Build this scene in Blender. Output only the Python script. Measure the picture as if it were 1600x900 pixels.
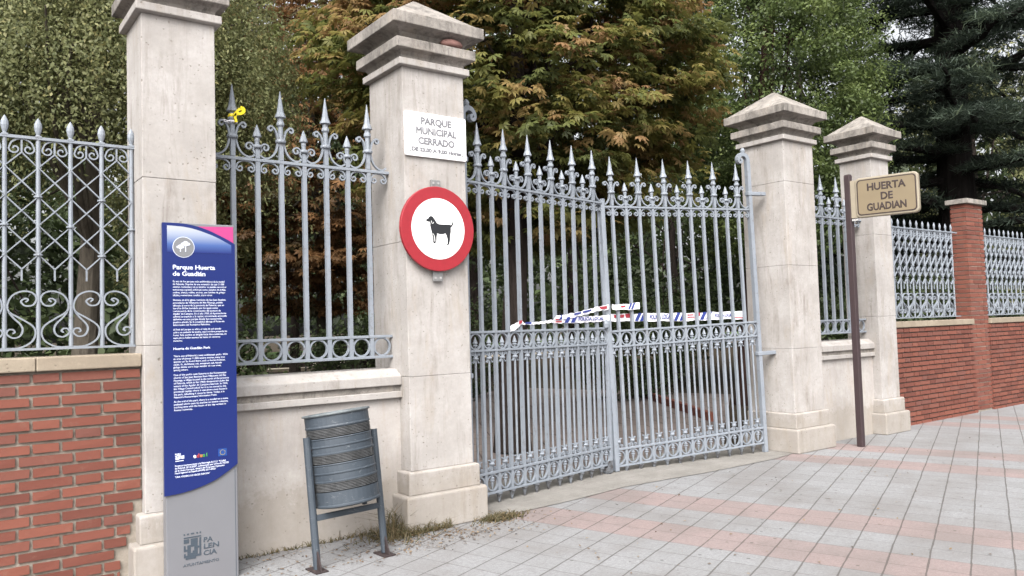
import bpy, math, random
import numpy as np
from mathutils import Vector, Matrix

random.seed(11)
rng = np.random.default_rng(11)
for o in list(bpy.data.objects):
    bpy.data.objects.remove(o, do_unlink=True)
scene = bpy.context.scene
COL = scene.collection
PI = math.pi
sin, cos = math.sin, math.cos

# ------------------------------------------------------------------ camera
F, PITCH, ROLL, AZ = 1243.6, 0.04746, -0.029768, 0.636585
cam_d = bpy.data.cameras.new("camera")
cam = bpy.data.objects.new("camera", cam_d)
COL.objects.link(cam)
cam_d.sensor_width = 36.0
cam_d.lens = F * 36.0 / 1600.0
cam_d.clip_end = 2000
Xc = Vector((cos(AZ), -sin(AZ), 0))
Fc = Vector((sin(AZ) * cos(PITCH), cos(AZ) * cos(PITCH), sin(PITCH)))
Uc = Xc.cross(Fc)
rt = cos(ROLL) * Xc + sin(ROLL) * Uc
up = -sin(ROLL) * Xc + cos(ROLL) * Uc
cam.matrix_world = Matrix(((rt.x, up.x, -Fc.x, -3.4154), (rt.y, up.y, -Fc.y, -5.6401), (rt.z, up.z, -Fc.z, 1.6), (0, 0, 0, 1)))
scene.camera = cam

# ------------------------------------------------------------------ sky, sun, exposure (overcast)
SUN_EL, SUN_AZ = math.radians(46), math.radians(224)      # azimuth clockwise from +Y
world = bpy.data.worlds.new("World")
scene.world = world
world.use_nodes = True
wn = world.node_tree.nodes
wl = world.node_tree.links
wn.clear()
sky = wn.new("ShaderNodeTexSky")
sky.sky_type = 'NISHITA'
sky.sun_disc = False
sky.sun_elevation = SUN_EL
sky.sun_rotation = SUN_AZ
sky.air_density = 1.0
sky.dust_density = 8.0
sky.ozone_density = 1.0
hs = wn.new("ShaderNodeHueSaturation")
hs.inputs['Saturation'].default_value = 0.18
hs.inputs['Value'].default_value = 1.0
bg = wn.new("ShaderNodeBackground")
bg.inputs[1].default_value = 0.15
wo = wn.new("ShaderNodeOutputWorld")
wl.new(sky.outputs[0], hs.inputs['Color'])
wl.new(hs.outputs[0], bg.inputs[0])
wl.new(bg.outputs[0], wo.inputs[0])
sun_d = bpy.data.lights.new("sun", 'SUN')
sun_d.energy = 0.7
sun_d.angle = math.radians(45)
sun_d.color = (1.0, 0.96, 0.91)
sun = bpy.data.objects.new("sun", sun_d)
COL.objects.link(sun)
sd = Vector((sin(SUN_AZ) * cos(SUN_EL), cos(SUN_AZ) * cos(SUN_EL), sin(SUN_EL)))
sun.rotation_euler = sd.to_track_quat('Z', 'Y').to_euler()
sun.location = (0, -10, 20)
scene.view_settings.view_transform = 'Standard'
scene.view_settings.look = 'None'
scene.view_settings.exposure = 1.4
scene.view_settings.gamma = 1.0
scene.render.engine = 'CYCLES'
scene.cycles.max_bounces = 6
scene.cycles.diffuse_bounces = 3
scene.cycles.transparent_max_bounces = 4


# ------------------------------------------------------------------ helpers
class MB:
    """collects shapes and links them as ONE mesh object"""
    def __init__(s):
        s.v = []; s.f = []; s.m = []; s.cm = 0

    def add(s, vs, fs):
        b = len(s.v)
        s.v += [tuple(x) for x in vs]
        for f in fs:
            s.f.append([i + b for i in f]); s.m.append(s.cm)

    def box(s, x0, x1, y0, y1, z0, z1):
        s.add([(x0, y0, z0), (x1, y0, z0), (x1, y1, z0), (x0, y1, z0), (x0, y0, z1), (x1, y0, z1), (x1, y1, z1), (x0, y1, z1)],
              [(3, 2, 1, 0), (4, 5, 6, 7), (0, 1, 5, 4), (1, 2, 6, 5), (2, 3, 7, 6), (3, 0, 4, 7)])

    def jbox(s, x0, x1, y0, y1, z0, z1, j, tilt=0.0):
        r = lambda: random.uniform(-j, j)
        t = random.uniform(-tilt, tilt)
        s.add([(x0 + r(), y0 + r(), z0 + r() - t), (x1 + r(), y0 + r(), z0 + r() + t), (x1, y1, z0), (x0, y1, z0),
               (x0 + r(), y0 + r(), z1 + r() - t), (x1 + r(), y0 + r(), z1 + r() + t), (x1, y1, z1), (x0, y1, z1)],
              [(3, 2, 1, 0), (4, 5, 6, 7), (0, 1, 5, 4), (1, 2, 6, 5), (2, 3, 7, 6), (3, 0, 4, 7)])

    def sqloft(s, prof, cx=0, cy=0):
        """square rings: list of (half width, z)"""
        vs = []; fs = []
        for h, z in prof:
            vs += [(cx - h, cy - h, z), (cx + h, cy - h, z), (cx + h, cy + h, z), (cx - h, cy + h, z)]
        n = len(prof)
        for i in range(n - 1):
            for k in range(4):
                a = i * 4 + k; b = i * 4 + (k + 1) % 4
                fs.append((a, b, b + 4, a + 4))
        fs.append((3, 2, 1, 0)); q = (n - 1) * 4
        fs.append((q, q + 1, q + 2, q + 3))
        s.add(vs, fs)

    def lathe(s, prof, n=10, cx=0, cy=0, rot=0.0, cap=True):
        vs = []; fs = []
        for r, z in prof:
            for k in range(n):
                a = rot + 2 * PI * k / n
                vs.append((cx + r * cos(a), cy + r * sin(a), z))
        for i in range(len(prof) - 1):
            for k in range(n):
                a = i * n + k; b = i * n + (k + 1) % n
                fs.append((a, b, b + n, a + n))
        if cap:
            fs.append(tuple(range(n - 1, -1, -1)))
            q = (len(prof) - 1) * n
            fs.append(tuple(range(q, q + n)))
        s.add(vs, fs)

    def sweep(s, pts, t, d, cy=0.0, closed=False):
        """flat bar along a path in the XZ plane: t in-plane thickness, d depth in Y"""
        n = len(pts); vs = []; fs = []
        for i in range(n):
            p0 = pts[i - 1] if (i > 0 or closed) else pts[i]
            p1 = pts[(i + 1) % n] if (i < n - 1 or closed) else pts[i]
            dx, dz = p1[0] - p0[0], p1[1] - p0[1]
            L = math.hypot(dx, dz) or 1
            nx, nz = -dz / L, dx / L
            tt = t[i] if isinstance(t, (list, tuple)) else t
            for sgn, yy in ((1, -1), (1, 1), (-1, 1), (-1, -1)):
                vs.append((pts[i][0] + sgn * nx * tt / 2, cy + yy * d / 2, pts[i][1] + sgn * nz * tt / 2))
        m = n if closed else n - 1
        for i in range(m):
            for k in range(4):
                a = i * 4 + k; b = i * 4 + (k + 1) % 4
                j = ((i + 1) % n) * 4
                fs.append((a, j + k, j + (k + 1) % 4, b))
        if not closed:
            fs.append((0, 1, 2, 3)); q = (n - 1) * 4
            fs.append((q + 3, q + 2, q + 1, q))
        s.add(vs, fs)

    def tube(s, pts, r, n=8, cap=True):
        pts = [Vector(p) for p in pts]; vs = []; fs = []
        N = len(pts)
        ref = Vector((0.31, 0.17, 0.93))
        for i, p in enumerate(pts):
            t = (pts[min(i + 1, N - 1)] - pts[max(i - 1, 0)]).normalized()
            a = t.cross(ref)
            if a.length < 0.05: a = t.cross(Vector((1, 0, 0)))
            a.normalize(); b = t.cross(a)
            rr = r[i] if isinstance(r, (list, tuple)) else r
            for k in range(n):
                q = 2 * PI * k / n
                vs.append(p + rr * (cos(q) * a + sin(q) * b))
        for i in range(N - 1):
            for k in range(n):
                c = i * n + k; d = i * n + (k + 1) % n
                fs.append((c, c + n, d + n, d))
        if cap:
            fs.append(tuple(range(n))); q = (N - 1) * n
            fs.append(tuple(range(q + n - 1, q - 1, -1)))
        s.add(vs, fs)

    def prism(s, poly, y0, y1):
        """polygon in XZ extruded from y0 (front) to y1"""
        n = len(poly)
        vs = [(x, y0, z) for x, z in poly] + [(x, y1, z) for x, z in poly]
        fs = [tuple(range(n)), tuple(range(2 * n - 1, n - 1, -1))]
        for i in range(n):
            j = (i + 1) % n
            fs.append((i, i + n, j + n, j))
        s.add(vs, fs)

    def mesh(s, name, mats, smooth=False):
        me = bpy.data.meshes.new(name)
        me.from_pydata(s.v, [], s.f)
        for m in (mats if isinstance(mats, (list, tuple)) else [mats]):
            me.materials.append(m)
        me.polygons.foreach_set('material_index', s.m)
        if smooth:
            me.polygons.foreach_set('use_smooth', [True] * len(me.polygons))
        import bmesh
        bm = bmesh.new(); bm.from_mesh(me)
        bmesh.ops.recalc_face_normals(bm, faces=bm.faces)
        bm.to_mesh(me); bm.free()
        me.update()
        return me

    def build(s, name, mats, parent=None, loc=(0, 0, 0), smooth=False, bevel=0.0, seg=2):
        o = inst(name, s.mesh(name, mats, smooth), parent, loc)
        if bevel:
            m = o.modifiers.new("bevel", 'BEVEL'); m.width = bevel; m.segments = seg
            m.limit_method = 'ANGLE'; m.angle_limit = math.radians(40)
        return o


def inst(name, me, parent=None, loc=(0, 0, 0), rot=None):
    o = bpy.data.objects.new(name, me)
    COL.objects.link(o)
    o.location = loc
    if rot: o.rotation_euler = rot
    if parent: o.parent = parent
    return o


def tag(o, label=None, cat=None, group=None, kind=None):
    if label: o['label'] = label
    if cat: o['category'] = cat
    if group: o['group'] = group
    if kind: o['kind'] = kind
    return o


def thing(name, label, cat, loc=(0, 0, 0), rz=0.0, group=None):
    o = bpy.data.objects.new(name, None)
    COL.objects.link(o)
    o.location = loc
    o.rotation_euler = (0, 0, rz)
    o.empty_display_size = 0.2
    return tag(o, label, cat, group)


def spiral(cx, cz, r0, r1, a0, a1, n=14):
    return [(cx + (r0 + (r1 - r0) * i / n) * cos(a0 + (a1 - a0) * i / n), cz + (r0 + (r1 - r0) * i / n) * sin(a0 + (a1 - a0) * i / n)) for i in range(n + 1)]


def smooth_path(P, k=5):
    out = []
    n = len(P)
    for i in range(n - 1):
        p0 = P[max(i - 1, 0)]; p1 = P[i]; p2 = P[i + 1]; p3 = P[min(i + 2, n - 1)]
        for j in range(k):
            t = j / k
            out.append(tuple(0.5 * ((2 * p1[c]) + (-p0[c] + p2[c]) * t + (2 * p0[c] - 5 * p1[c] + 4 * p2[c] - p3[c]) * t * t + (-p0[c] + 3 * p1[c] - 3 * p2[c] + p3[c]) * t ** 3) for c in range(len(p1))))
    out.append(tuple(P[-1]))
    return out


def mir(path, x):
    return [(2 * x - p[0], p[1]) for p in path]


# ------------------------------------------------------------------ materials
G = 0.50      # photographed in flat light: base colours of everything but the whites and leaves


class NT:
    def __init__(s, name, g=None):
        s.g = G if g is None else g
        s.mat = bpy.data.materials.new(name); s.mat.use_nodes = True
        s.n = s.mat.node_tree.nodes; s.l = s.mat.node_tree.links
        s.b = s.n.get("Principled BSDF")
        s.out = s.n.get("Material Output")

    def node(s, t, **kw):
        x = s.n.new(t)
        for k, v in kw.items(): setattr(x, k, v)
        return x

    def link(s, a, b): s.l.new(a, b)

    def pos(s): return s.node("ShaderNodeNewGeometry").outputs['Position']

    def obj(s): return s.node("ShaderNodeTexCoord").outputs['Object']

    def noise(s, vec, scale, detail=4, rough=0.6, dist=0.0):
        x = s.node("ShaderNodeTexNoise")
        x.inputs['Scale'].default_value = scale; x.inputs['Detail'].default_value = detail
        x.inputs['Roughness'].default_value = rough; x.inputs['Distortion'].default_value = dist
        if vec is not None: s.link(vec, x.inputs['Vector'])
        return x.outputs['Fac']

    def vmul(s, vec, v):
        x = s.node("ShaderNodeVectorMath", operation='MULTIPLY'); s.link(vec, x.inputs[0]); x.inputs[1].default_value = v
        return x.outputs[0]

    def ramp(s, fac, stops, interp='LINEAR'):
        x = s.node("ShaderNodeValToRGB"); x.color_ramp.interpolation = interp
        e = x.color_ramp.elements
        while len(e) < len(stops): e.new(0.5)
        for i, (p, c) in enumerate(stops):
            e[i].position = p; e[i].color = (*c, 1) if len(c) == 3 else c
        s.link(fac, x.inputs[0])
        return x.outputs[0]

    def mix(s, fac, a, b, mode='MIX'):
        x = s.node("ShaderNodeMix", data_type='RGBA', blend_type=mode)
        for sock, val in ((x.inputs[0], fac), (x.inputs[6], a), (x.inputs[7], b)):
            if hasattr(val, 'is_linked'): s.link(val, sock)
            elif isinstance(val, (int, float)): sock.default_value = val
            else: sock.default_value = (*val, 1)
        return x.outputs[2]

    def math(s, op, a, b=None, c=None):
        x = s.node("ShaderNodeMath", operation=op)
        for i, val in enumerate((a, b, c)):
            if val is None: continue
            if hasattr(val, 'is_linked'): s.link(val, x.inputs[i])
            else: x.inputs[i].default_value = val
        return x.outputs[0]

    def bump(s, h, strength=0.3, dist=0.01):
        x = s.node("ShaderNodeBump"); x.inputs['Strength'].default_value = strength; x.inputs['Distance'].default_value = dist
        s.link(h, x.inputs['Height']); s.link(x.outputs[0], s.b.inputs['Normal'])

    def col(s, c):
        if s.g != 1:
            if hasattr(c, 'is_linked'): c = s.mix(1.0, c, (s.g, s.g, s.g), 'MULTIPLY')
            else: c = tuple(x * s.g for x in c)
        if hasattr(c, 'is_linked'): s.link(c, s.b.inputs['Base Color'])
        else: s.b.inputs['Base Color'].default_value = (*c, 1)

    def set(s, rough=0.6, metal=0.0, spec=0.5):
        s.b.inputs['Roughness'].default_value = rough; s.b.inputs['Metallic'].default_value = metal
        s.b.inputs['Specular IOR Level'].default_value = spec
        return s.mat


def plain(name, c, rough=0.6, var=0.0, scale=12, spec=0.5, metal=0.0, g=None):
    t = NT(name, g)
    if var:
        f = t.noise(t.pos(), scale, 5)
        t.col(t.ramp(f, [(0.3, tuple(x * (1 - var) for x in c)), (0.7, tuple(min(1, x * (1 + var)) for x in c))]))
    else:
        t.col(c)
    return t.set(rough, metal, spec)


def stone_mat(name, light, dark, stain_col, stain_amt, pit=1.0, low_stain=0.0, g=.64, crust=0.0, drip=0.0):
    t = NT(name, g); p = t.pos()
    c = t.ramp(t.noise(p, 2.3, 8, 0.72), [(0.30, tuple(x * .86 for x in dark)), (0.46, dark), (0.62, light)])
    c = t.mix(t.math('MULTIPLY', t.ramp(t.noise(p, 26, 6, 0.8), [(0.40, (0, 0, 0)), (0.68, (1, 1, 1))]), 0.38), c, tuple(x * 0.66 for x in light))
    # ochre stains
    s2 = t.ramp(t.noise(t.vmul(p, (3.0, 3.0, 0.7)), 2.2, 6, 0.7, 0.6), [(0.53, (0, 0, 0)), (0.72, (1, 1, 1))])
    c = t.mix(t.math('MULTIPLY', s2, 0.34), c, (0.43, 0.34, 0.24))
    # drip stains and black crust of the weather
    s1 = t.ramp(t.noise(t.vmul(p, (9, 9, 1.1)), 1.2, 7, 0.72, 0.4), [(0.50, (0, 0, 0)), (0.66, (1, 1, 1))])
    s1b = t.ramp(t.noise(p, 3.1, 5, 0.7), [(0.38, (0, 0, 0)), (0.60, (1, 1, 1))])
    c = t.mix(t.math('MULTIPLY', t.math('MULTIPLY', s1, s1b), stain_amt), c, stain_col)
    if crust:
        cr = t.ramp(t.noise(t.vmul(p, (1, 1, .8)), 8.5, 9, 0.78, 0.5), [(0.47, (0, 0, 0)), (0.64, (1, 1, 1))])
        c = t.mix(t.math('MULTIPLY', cr, crust), c, stain_col)
    if drip:
        # rain streaks running down from under the cap
        sp3 = t.node("ShaderNodeSeparateXYZ"); t.link(p, sp3.inputs[0])
        st = t.ramp(t.noise(t.vmul(p, (9, 9, .5)), 1.3, 7, 0.75), [(0.50, (0, 0, 0)), (0.66, (1, 1, 1))])
        zz = t.node("ShaderNodeMapRange"); t.link(sp3.outputs[2], zz.inputs[0]); zz.inputs[1].default_value = 2.7; zz.inputs[2].default_value = 3.75
        c = t.mix(t.math('MULTIPLY', t.math('MULTIPLY', st, zz.outputs[0]), drip), c, (0.24, 0.205, 0.175))
    if low_stain:
        sep = t.node("ShaderNodeSeparateXYZ"); t.link(p, sep.inputs[0])
        h = t.math('ADD', sep.outputs[2], t.math('MULTIPLY', t.noise(p, 5.5, 9, 0.8), -0.75))
        m = t.ramp(h, [(-0.0, (0.85, 0.85, 0.85)), (0.03, (0.45, 0.45, 0.45)), (0.22, (0, 0, 0))])
        c = t.mix(t.math('MULTIPLY', m, low_stain), c, (0.33, 0.29, 0.24))
    # pits and chips
    nz = t.node("ShaderNodeTexNoise"); nz.inputs['Scale'].default_value = 9; t.link(p, nz.inputs['Vector'])
    wv = t.node("ShaderNodeVectorMath", operation='ADD'); t.link(p, wv.inputs[0])
    sc = t.node("ShaderNodeVectorMath", operation='SCALE'); t.link(nz.outputs['Color'], sc.inputs[0]); sc.inputs['Scale'].default_value = 0.07
    t.link(sc.outputs[0], wv.inputs[1])
    pm = None
    for scale, r0, r1, g0, amt in ((30, .10, .19, .47, .62), (13, .06, .12, .45, .7)):
        v = t.node("ShaderNodeTexVoronoi"); v.inputs['Scale'].default_value = scale; t.link(wv.outputs[0], v.inputs['Vector'])
        pits = t.ramp(v.outputs['Distance'], [(r0, (1, 1, 1)), (r1, (0, 0, 0))])
        gate = t.ramp(t.noise(p, 5.3 + scale * .1, 4), [(g0, (0, 0, 0)), (g0 + .1, (1, 1, 1))])
        q = t.math('MULTIPLY', t.math('MULTIPLY', pits, gate), amt * pit)
        pm = q if pm is None else t.math('MAXIMUM', pm, q)
    c = t.mix(pm, c, (0.20, 0.165, 0.13))
    t.col(c)
    hgt = t.math('SUBTRACT', t.math('MULTIPLY', t.noise(p, 45, 6, 0.75), 0.6), pm)
    t.bump(hgt, 0.5, 0.007)
    return t.set(0.9, 0, 0.2)


M = {}
M['stone'] = stone_mat("pale_limestone", (0.585, 0.555, 0.535), (0.50, 0.47, 0.445), (0.22, 0.18, 0.15), 0.55, 1.0, 0.0, drip=.30)
M['stone_base'] = stone_mat("limestone_base", (0.575, 0.54, 0.51), (0.48, 0.445, 0.415), (0.26, 0.21, 0.16), 0.55, 1.0, 0.45)
M['stone_wall'] = stone_mat("rendered_limestone_wall", (0.59, 0.555, 0.53), (0.50, 0.465, 0.44), (0.30, 0.25, 0.21), 0.35, 0.8, 0.6, .72)
M['stone_cap'] = stone_mat("weathered_limestone_cap", (0.50, 0.46, 0.42), (0.36, 0.33, 0.30), (0.085, 0.08, 0.075), 0.8, 0.8, crust=.62)
M['coping'] = stone_mat("ochre_coping_stone", (0.47, 0.40, 0.31), (0.36, 0.30, 0.23), (0.2, 0.17, 0.14), 0.35, 0.8)

t = NT("brick_red"); p = t.pos()
g = t.node("ShaderNodeNewGeometry")
c = t.ramp(g.outputs['Random Per Island'], [(0.0, (0.23, 0.080, 0.060)), (0.35, (0.33, 0.112, 0.080)), (0.7, (0.40, 0.142, 0.098)), (1.0, (0.28, 0.115, 0.092))])
c = t.mix(t.math('MULTIPLY', t.noise(p, 30, 6, 0.75), 0.55), c, (0.20, 0.085, 0.065))
sp = t.ramp(t.noise(p, 8, 6, 0.75), [(0.57, (0, 0, 0)), (0.72, (1, 1, 1))])
c = t.mix(t.math('MULTIPLY', sp, 0.35), c, (0.40, 0.25, 0.19))
t.col(c); t.bump(t.noise(p, 90, 5, 0.8), 0.5, 0.004)
M['brick'] = t.set(0.92, 0, 0.2)
t = NT("mortar", .68); p = t.pos()
t.col(t.ramp(t.noise(p, 14, 6, 0.7), [(0.3, (0.27, 0.235, 0.195)), (0.7, (0.47, 0.42, 0.36))])); t.bump(t.noise(p, 70, 5, 0.8), 0.7, 0.008)
M['mortar'] = t.set(0.95, 0, 0.1)
M['mortar_shaded'] = plain('shaded_mortar', (0.17, 0.125, 0.105), 0.95, 0.2, 20)  # joint shadows of the right-hand walls are mixed into this mortar colour

t = NT("grey_blue_iron_paint", .53); p = t.pos()
c = t.ramp(t.noise(p, 5, 5), [(0.3, (0.335, 0.375, 0.43)), (0.7, (0.40, 0.44, 0.50))])
d = t.ramp(t.noise(p, 17, 7, 0.8), [(0.55, (0, 0, 0)), (0.66, (1, 1, 1))])
c = t.mix(t.math('MULTIPLY', d, 0.55), c, (0.19, 0.165, 0.155))
d2 = t.ramp(t.noise(p, 6.5, 9, 0.85), [(0.60, (0, 0, 0)), (0.66, (1, 1, 1))])
c = t.mix(t.math('MULTIPLY', d2, 0.55), c, (0.20, 0.12, 0.085))
t.col(c); t.bump(t.noise(p, 130, 3), 0.12, 0.002)
M['iron'] = t.set(0.5, 0, 0.4)
t = NT("rusty_iron_paint"); p = t.pos()
c = t.ramp(t.noise(p, 18, 5, 0.7), [(0.35, (0.07, 0.055, 0.05)), (0.62, (0.30, 0.33, 0.37))])
t.col(c); M['iron_dirty'] = t.set(0.7, 0, 0.3)

t = NT("bin_paint"); p = t.pos()
c = t.ramp(t.noise(p, 6, 6), [(0.3, (0.062, 0.082, 0.106)), (0.7, (0.092, 0.115, 0.143))])
d = t.ramp(t.noise(t.vmul(p, (1, 1, 2.2)), 16, 6, 0.8, 1.5), [(0.60, (0, 0, 0)), (0.65, (1, 1, 1))])
c = t.mix(t.math('MULTIPLY', d, 0.5), c, (0.38, 0.40, 0.42))
t.col(c); M['bin'] = t.set(0.55, 0, 0.4)
M['bin_rim'] = plain("bin_rim_worn", (0.19, 0.22, 0.235), 0.6, 0.25, 14)
M['bin_slats'] = plain("bin_worn_slats", (0.125, 0.13, 0.135), 0.7, 0.4, 16)
M['bin_shade'] = plain("bin_inside_shade", (0.03, 0.03, 0.032), 0.9)  # shade inside the drum, put into the colour
M['rust_foot'] = plain("rusty_foot", (0.055, 0.035, 0.035), 0.8, 0.3, 20)

t = NT("sign_white", 1); t.col((0.80, 0.80, 0.80)); M['white'] = t.set(0.35, 0, 0.4)
M['white_edge'] = plain("sign_edge", (0.62, 0.61, 0.60), 0.5, 0.1)
M['red'] = plain("traffic_red", (0.50, 0.028, 0.044), 0.42, 0.08, 20)
M['black'] = plain("sign_black", (0.022, 0.024, 0.030), 0.5)
M['letter_grey'] = plain("letter_grey", (0.30, 0.30, 0.33), 0.5)
M['galv'] = plain("galvanised", (0.40, 0.40, 0.40), 0.45, 0.2, 40, metal=0.3)
M['tan'] = plain("tan_sign_face", (0.50, 0.39, 0.235), 0.45, 0.04, 5, g=.33)
M['tan_edge'] = plain("tan_sign_body", (0.57, 0.49, 0.36), 0.5, 0.08, 9, g=.40)
M['brown_text'] = plain("brown_letter", (0.045, 0.022, 0.018), 0.5)
M['pole_brown'] = plain("brown_pole_paint", (0.068, 0.042, 0.046), 0.5, 0.12, 8)
M['totem_grey'] = plain("totem_grey", (0.395, 0.405, 0.44), 0.4, 0.05, 3, g=.36)
M['totem_pink'] = plain("totem_pink", (0.72, 0.075, 0.32), 0.4)
M['totem_txt'] = plain("totem_white_print", (0.50, 0.53, 0.63), 0.4, g=1)
M['totem_logo'] = plain("totem_logo_grey", (0.085, 0.115, 0.15), 0.45)
M['badge_grey'] = plain("badge_grey", (0.30, 0.31, 0.33), 0.4)
t = NT("totem_blue", .40); o_ = t.obj()
sep = t.node("ShaderNodeSeparateXYZ"); t.link(o_, sep.inputs[0])
t.col((0.018, 0.042, 0.27)); M['totem_blue'] = t.set(0.28, 0, 0.45)
# the printed panel at the top of the totem fades from white to blue (it is printed like that)
t = NT("totem_print_fade"); o_ = t.obj()
sep = t.node("ShaderNodeSeparateXYZ"); t.link(o_, sep.inputs[0])
fz = t.math('DIVIDE', t.math('SUBTRACT', sep.outputs[2], 2.135), 0.16)
t.col(t.ramp(fz, [(0.0, (0.018, 0.034, 0.24)), (0.35, (0.10, 0.19, 0.52)), (0.75, (0.50, 0.58, 0.76)), (1.0, (0.70, 0.74, 0.82))]))
M['totem_fade'] = t.set(0.3, 0, 0.45)
M['eu_blue'] = plain("flag_blue", (0.02, 0.10, 0.42), 0.4)
M['eu_yellow'] = plain("flag_yellow", (0.75, 0.55, 0.03), 0.4)
M['logo_green'] = plain("logo_green", (0.08, 0.42, 0.08), 0.4)
M['logo_red'] = plain("logo_red", (0.55, 0.04, 0.05), 0.4)
M['logo_orange'] = plain("logo_orange", (0.75, 0.3, 0.03), 0.4)
M['tape'] = plain("tape_white", (0.72, 0.71, 0.75), 0.4, 0.05, 30, g=1)
M['tape_blue'] = plain("tape_blue", (0.05, 0.08, 0.38), 0.4)
M['tape_red'] = plain("tape_red", (0.62, 0.06, 0.09), 0.4)
M['yellow'] = plain("yellow_ribbon", (0.75, 0.60, 0.01), 0.5, g=1)
M['clay'] = plain("reddish_clay", (0.38, 0.20, 0.17), 0.85, 0.25, 18)

# pavement: square paviours turned 22.8 degrees to the gate, bands of red paviours
t = NT("paving", .50); p = t.pos()
mp = t.node("ShaderNodeMapping"); mp.vector_type = 'POINT'
mp.inputs['Rotation'].default_value = (0, 0, -math.radians(22.8)); t.link(p, mp.inputs['Vector'])
sep = t.node("ShaderNodeSeparateXYZ"); t.link(mp.outputs[0], sep.inputs[0])
wob = t.math('MULTIPLY', t.math('SUBTRACT', t.noise(p, 2.2, 3), 0.5), 0.02)
P_ = t.math('SUBTRACT', sep.outputs[0], t.math('MULTIPLY', sep.outputs[1], 0.10))
P_ = t.math('ADD', P_, wob)
Q_ = t.math('ADD', sep.outputs[1], wob)
pr = t.math('DIVIDE', t.math('SUBTRACT', P_, 0.44), 0.2475)
qr = t.math('DIVIDE', t.math('ADD', Q_, 0.63), 0.2372)
dp = t.math('ABSOLUTE', t.math('SUBTRACT', t.math('FRACT', pr), 0.5))
dq = t.math('ABSOLUTE', t.math('SUBTRACT', t.math('FRACT', qr), 0.5))
dirt = t.noise(p, 5.5, 4, 0.7)
jq = t.math('GREATER_THAN', dq, t.math('SUBTRACT', 0.497, t.math('MULTIPLY', dirt, 0.040)))
jp = t.math('GREATER_THAN', dp, t.math('SUBTRACT', 0.502, t.math('MULTIPLY', dirt, 0.034)))
joint = t.math('MAXIMUM', jq, t.math('MULTIPLY', jp, 0.75))
cell = t.node("ShaderNodeCombineXYZ")
t.link(t.math('FLOOR', pr), cell.inputs[0]); t.link(t.math('FLOOR', qr), cell.inputs[1])
wnz = t.node("ShaderNodeTexWhiteNoise", noise_dimensions='2D'); t.link(cell.outputs[0], wnz.inputs['Vector'])
row = t.math('FLOORED_MODULO', t.math('FLOOR', pr), 15.0)
redm = t.math('MAXIMUM', t.math('LESS_THAN', row, 1.5), t.math('MULTIPLY', t.math('GREATER_THAN', row, 3.5), t.math('LESS_THAN', row, 5.5)))
grit = t.noise(p, 70, 3, 0.9)
grit2 = t.noise(p, 34, 8, 1.0)
gc = t.ramp(grit2, [(0.38, (0.235, 0.238, 0.245)), (0.5, (0.385, 0.39, 0.40)), (0.62, (0.54, 0.54, 0.55))])
rc = t.ramp(grit2, [(0.38, (0.28, 0.200, 0.188)), (0.5, (0.42, 0.300, 0.283)), (0.62, (0.56, 0.425, 0.40))])
c = t.mix(redm, gc, rc)
c = t.mix(t.math('MULTIPLY', t.math('SUBTRACT', grit, 0.3), 0.8), c, (0.62, 0.62, 0.63))
c = t.mix(t.math('MULTIPLY', wnz.outputs['Value'], 0.26), c, (0.28, 0.275, 0.27))
c = t.mix(t.math('MULTIPLY', t.ramp(t.noise(p, 0.9, 5, 0.6), [(0.45, (0, 0, 0)), (0.62, (1, 1, 1))]), 0.42), c, (0.26, 0.235, 0.22))
c = t.mix(t.math('MULTIPLY', t.ramp(t.noise(p, 6.0, 8, 0.8), [(0.54, (0, 0, 0)), (0.66, (1, 1, 1))]), 0.35), c, (0.22, 0.20, 0.185))
# dark crumbs and specks trodden into the stone
v = t.node("ShaderNodeTexVoronoi"); v.inputs['Scale'].default_value = 7.5; t.link(p, v.inputs['Vector'])
spk = t.math('MULTIPLY', t.math('LESS_THAN', v.outputs['Distance'], 0.10), t.math('GREATER_THAN', t.noise(p, 1.3, 2), 0.54))
c = t.mix(t.math('MULTIPLY', spk, 0.6), c, (0.12, 0.11, 0.10))
c = t.mix(t.math('MULTIPLY', joint, 0.72), c, (0.13, 0.115, 0.105))
t.col(c)
t.bump(t.math('SUBTRACT', t.math('MULTIPLY', grit2, 0.3), joint), 0.5, 0.006)
M['paving'] = t.set(0.9, 0, 0.2)

t = NT("worn_concrete", .44); p = t.pos()
c = t.ramp(t.noise(p, 2.2, 7, 0.7), [(0.3, (0.36, 0.34, 0.31)), (0.6, (0.50, 0.475, 0.44)), (0.8, (0.56, 0.54, 0.51))])
cr = t.ramp(t.noise(t.vmul(p, (1.4, 6, 1)), 1.6, 8, 0.75, 0.8), [(0.485, (0, 0, 0)), (0.5, (1, 1, 1)), (0.515, (0, 0, 0))])
c = t.mix(t.math('MULTIPLY', cr, 0.5), c, (0.18, 0.16, 0.14))
t.col(c); t.bump(t.noise(p, 40, 6, 0.75), 0.5, 0.01)
M['concrete'] = t.set(0.9, 0, 0.2)

t = NT("park_path_tiles", .50); p = t.pos()
br = t.node("ShaderNodeTexBrick"); br.offset = 0.5
br.inputs['Scale'].default_value = 1.0; br.inputs['Brick Width'].default_value = 0.62; br.inputs['Row Height'].default_value = 0.62
br.inputs['Mortar Size'].default_value = 0.012
br.inputs['Color1'].default_value = (0.37, 0.31, 0.285, 1); br.inputs['Color2'].default_value = (0.31, 0.26, 0.24, 1); br.inputs['Mortar'].default_value = (0.14, 0.11, 0.10, 1)
mp = t.node("ShaderNodeMapping"); mp.inputs['Rotation'].default_value = (0, 0, 0.5); t.link(p, mp.inputs['Vector']); t.link(mp.outputs[0], br.inputs['Vector'])
t.col(t.mix(t.math('MULTIPLY', t.noise(p, 3, 6, 0.7), 0.5), br.outputs['Color'], (0.24, 0.20, 0.18)))
M['park_path'] = t.set(0.95, 0, 0.1)
t = NT("park_soil"); p = t.pos()
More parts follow.
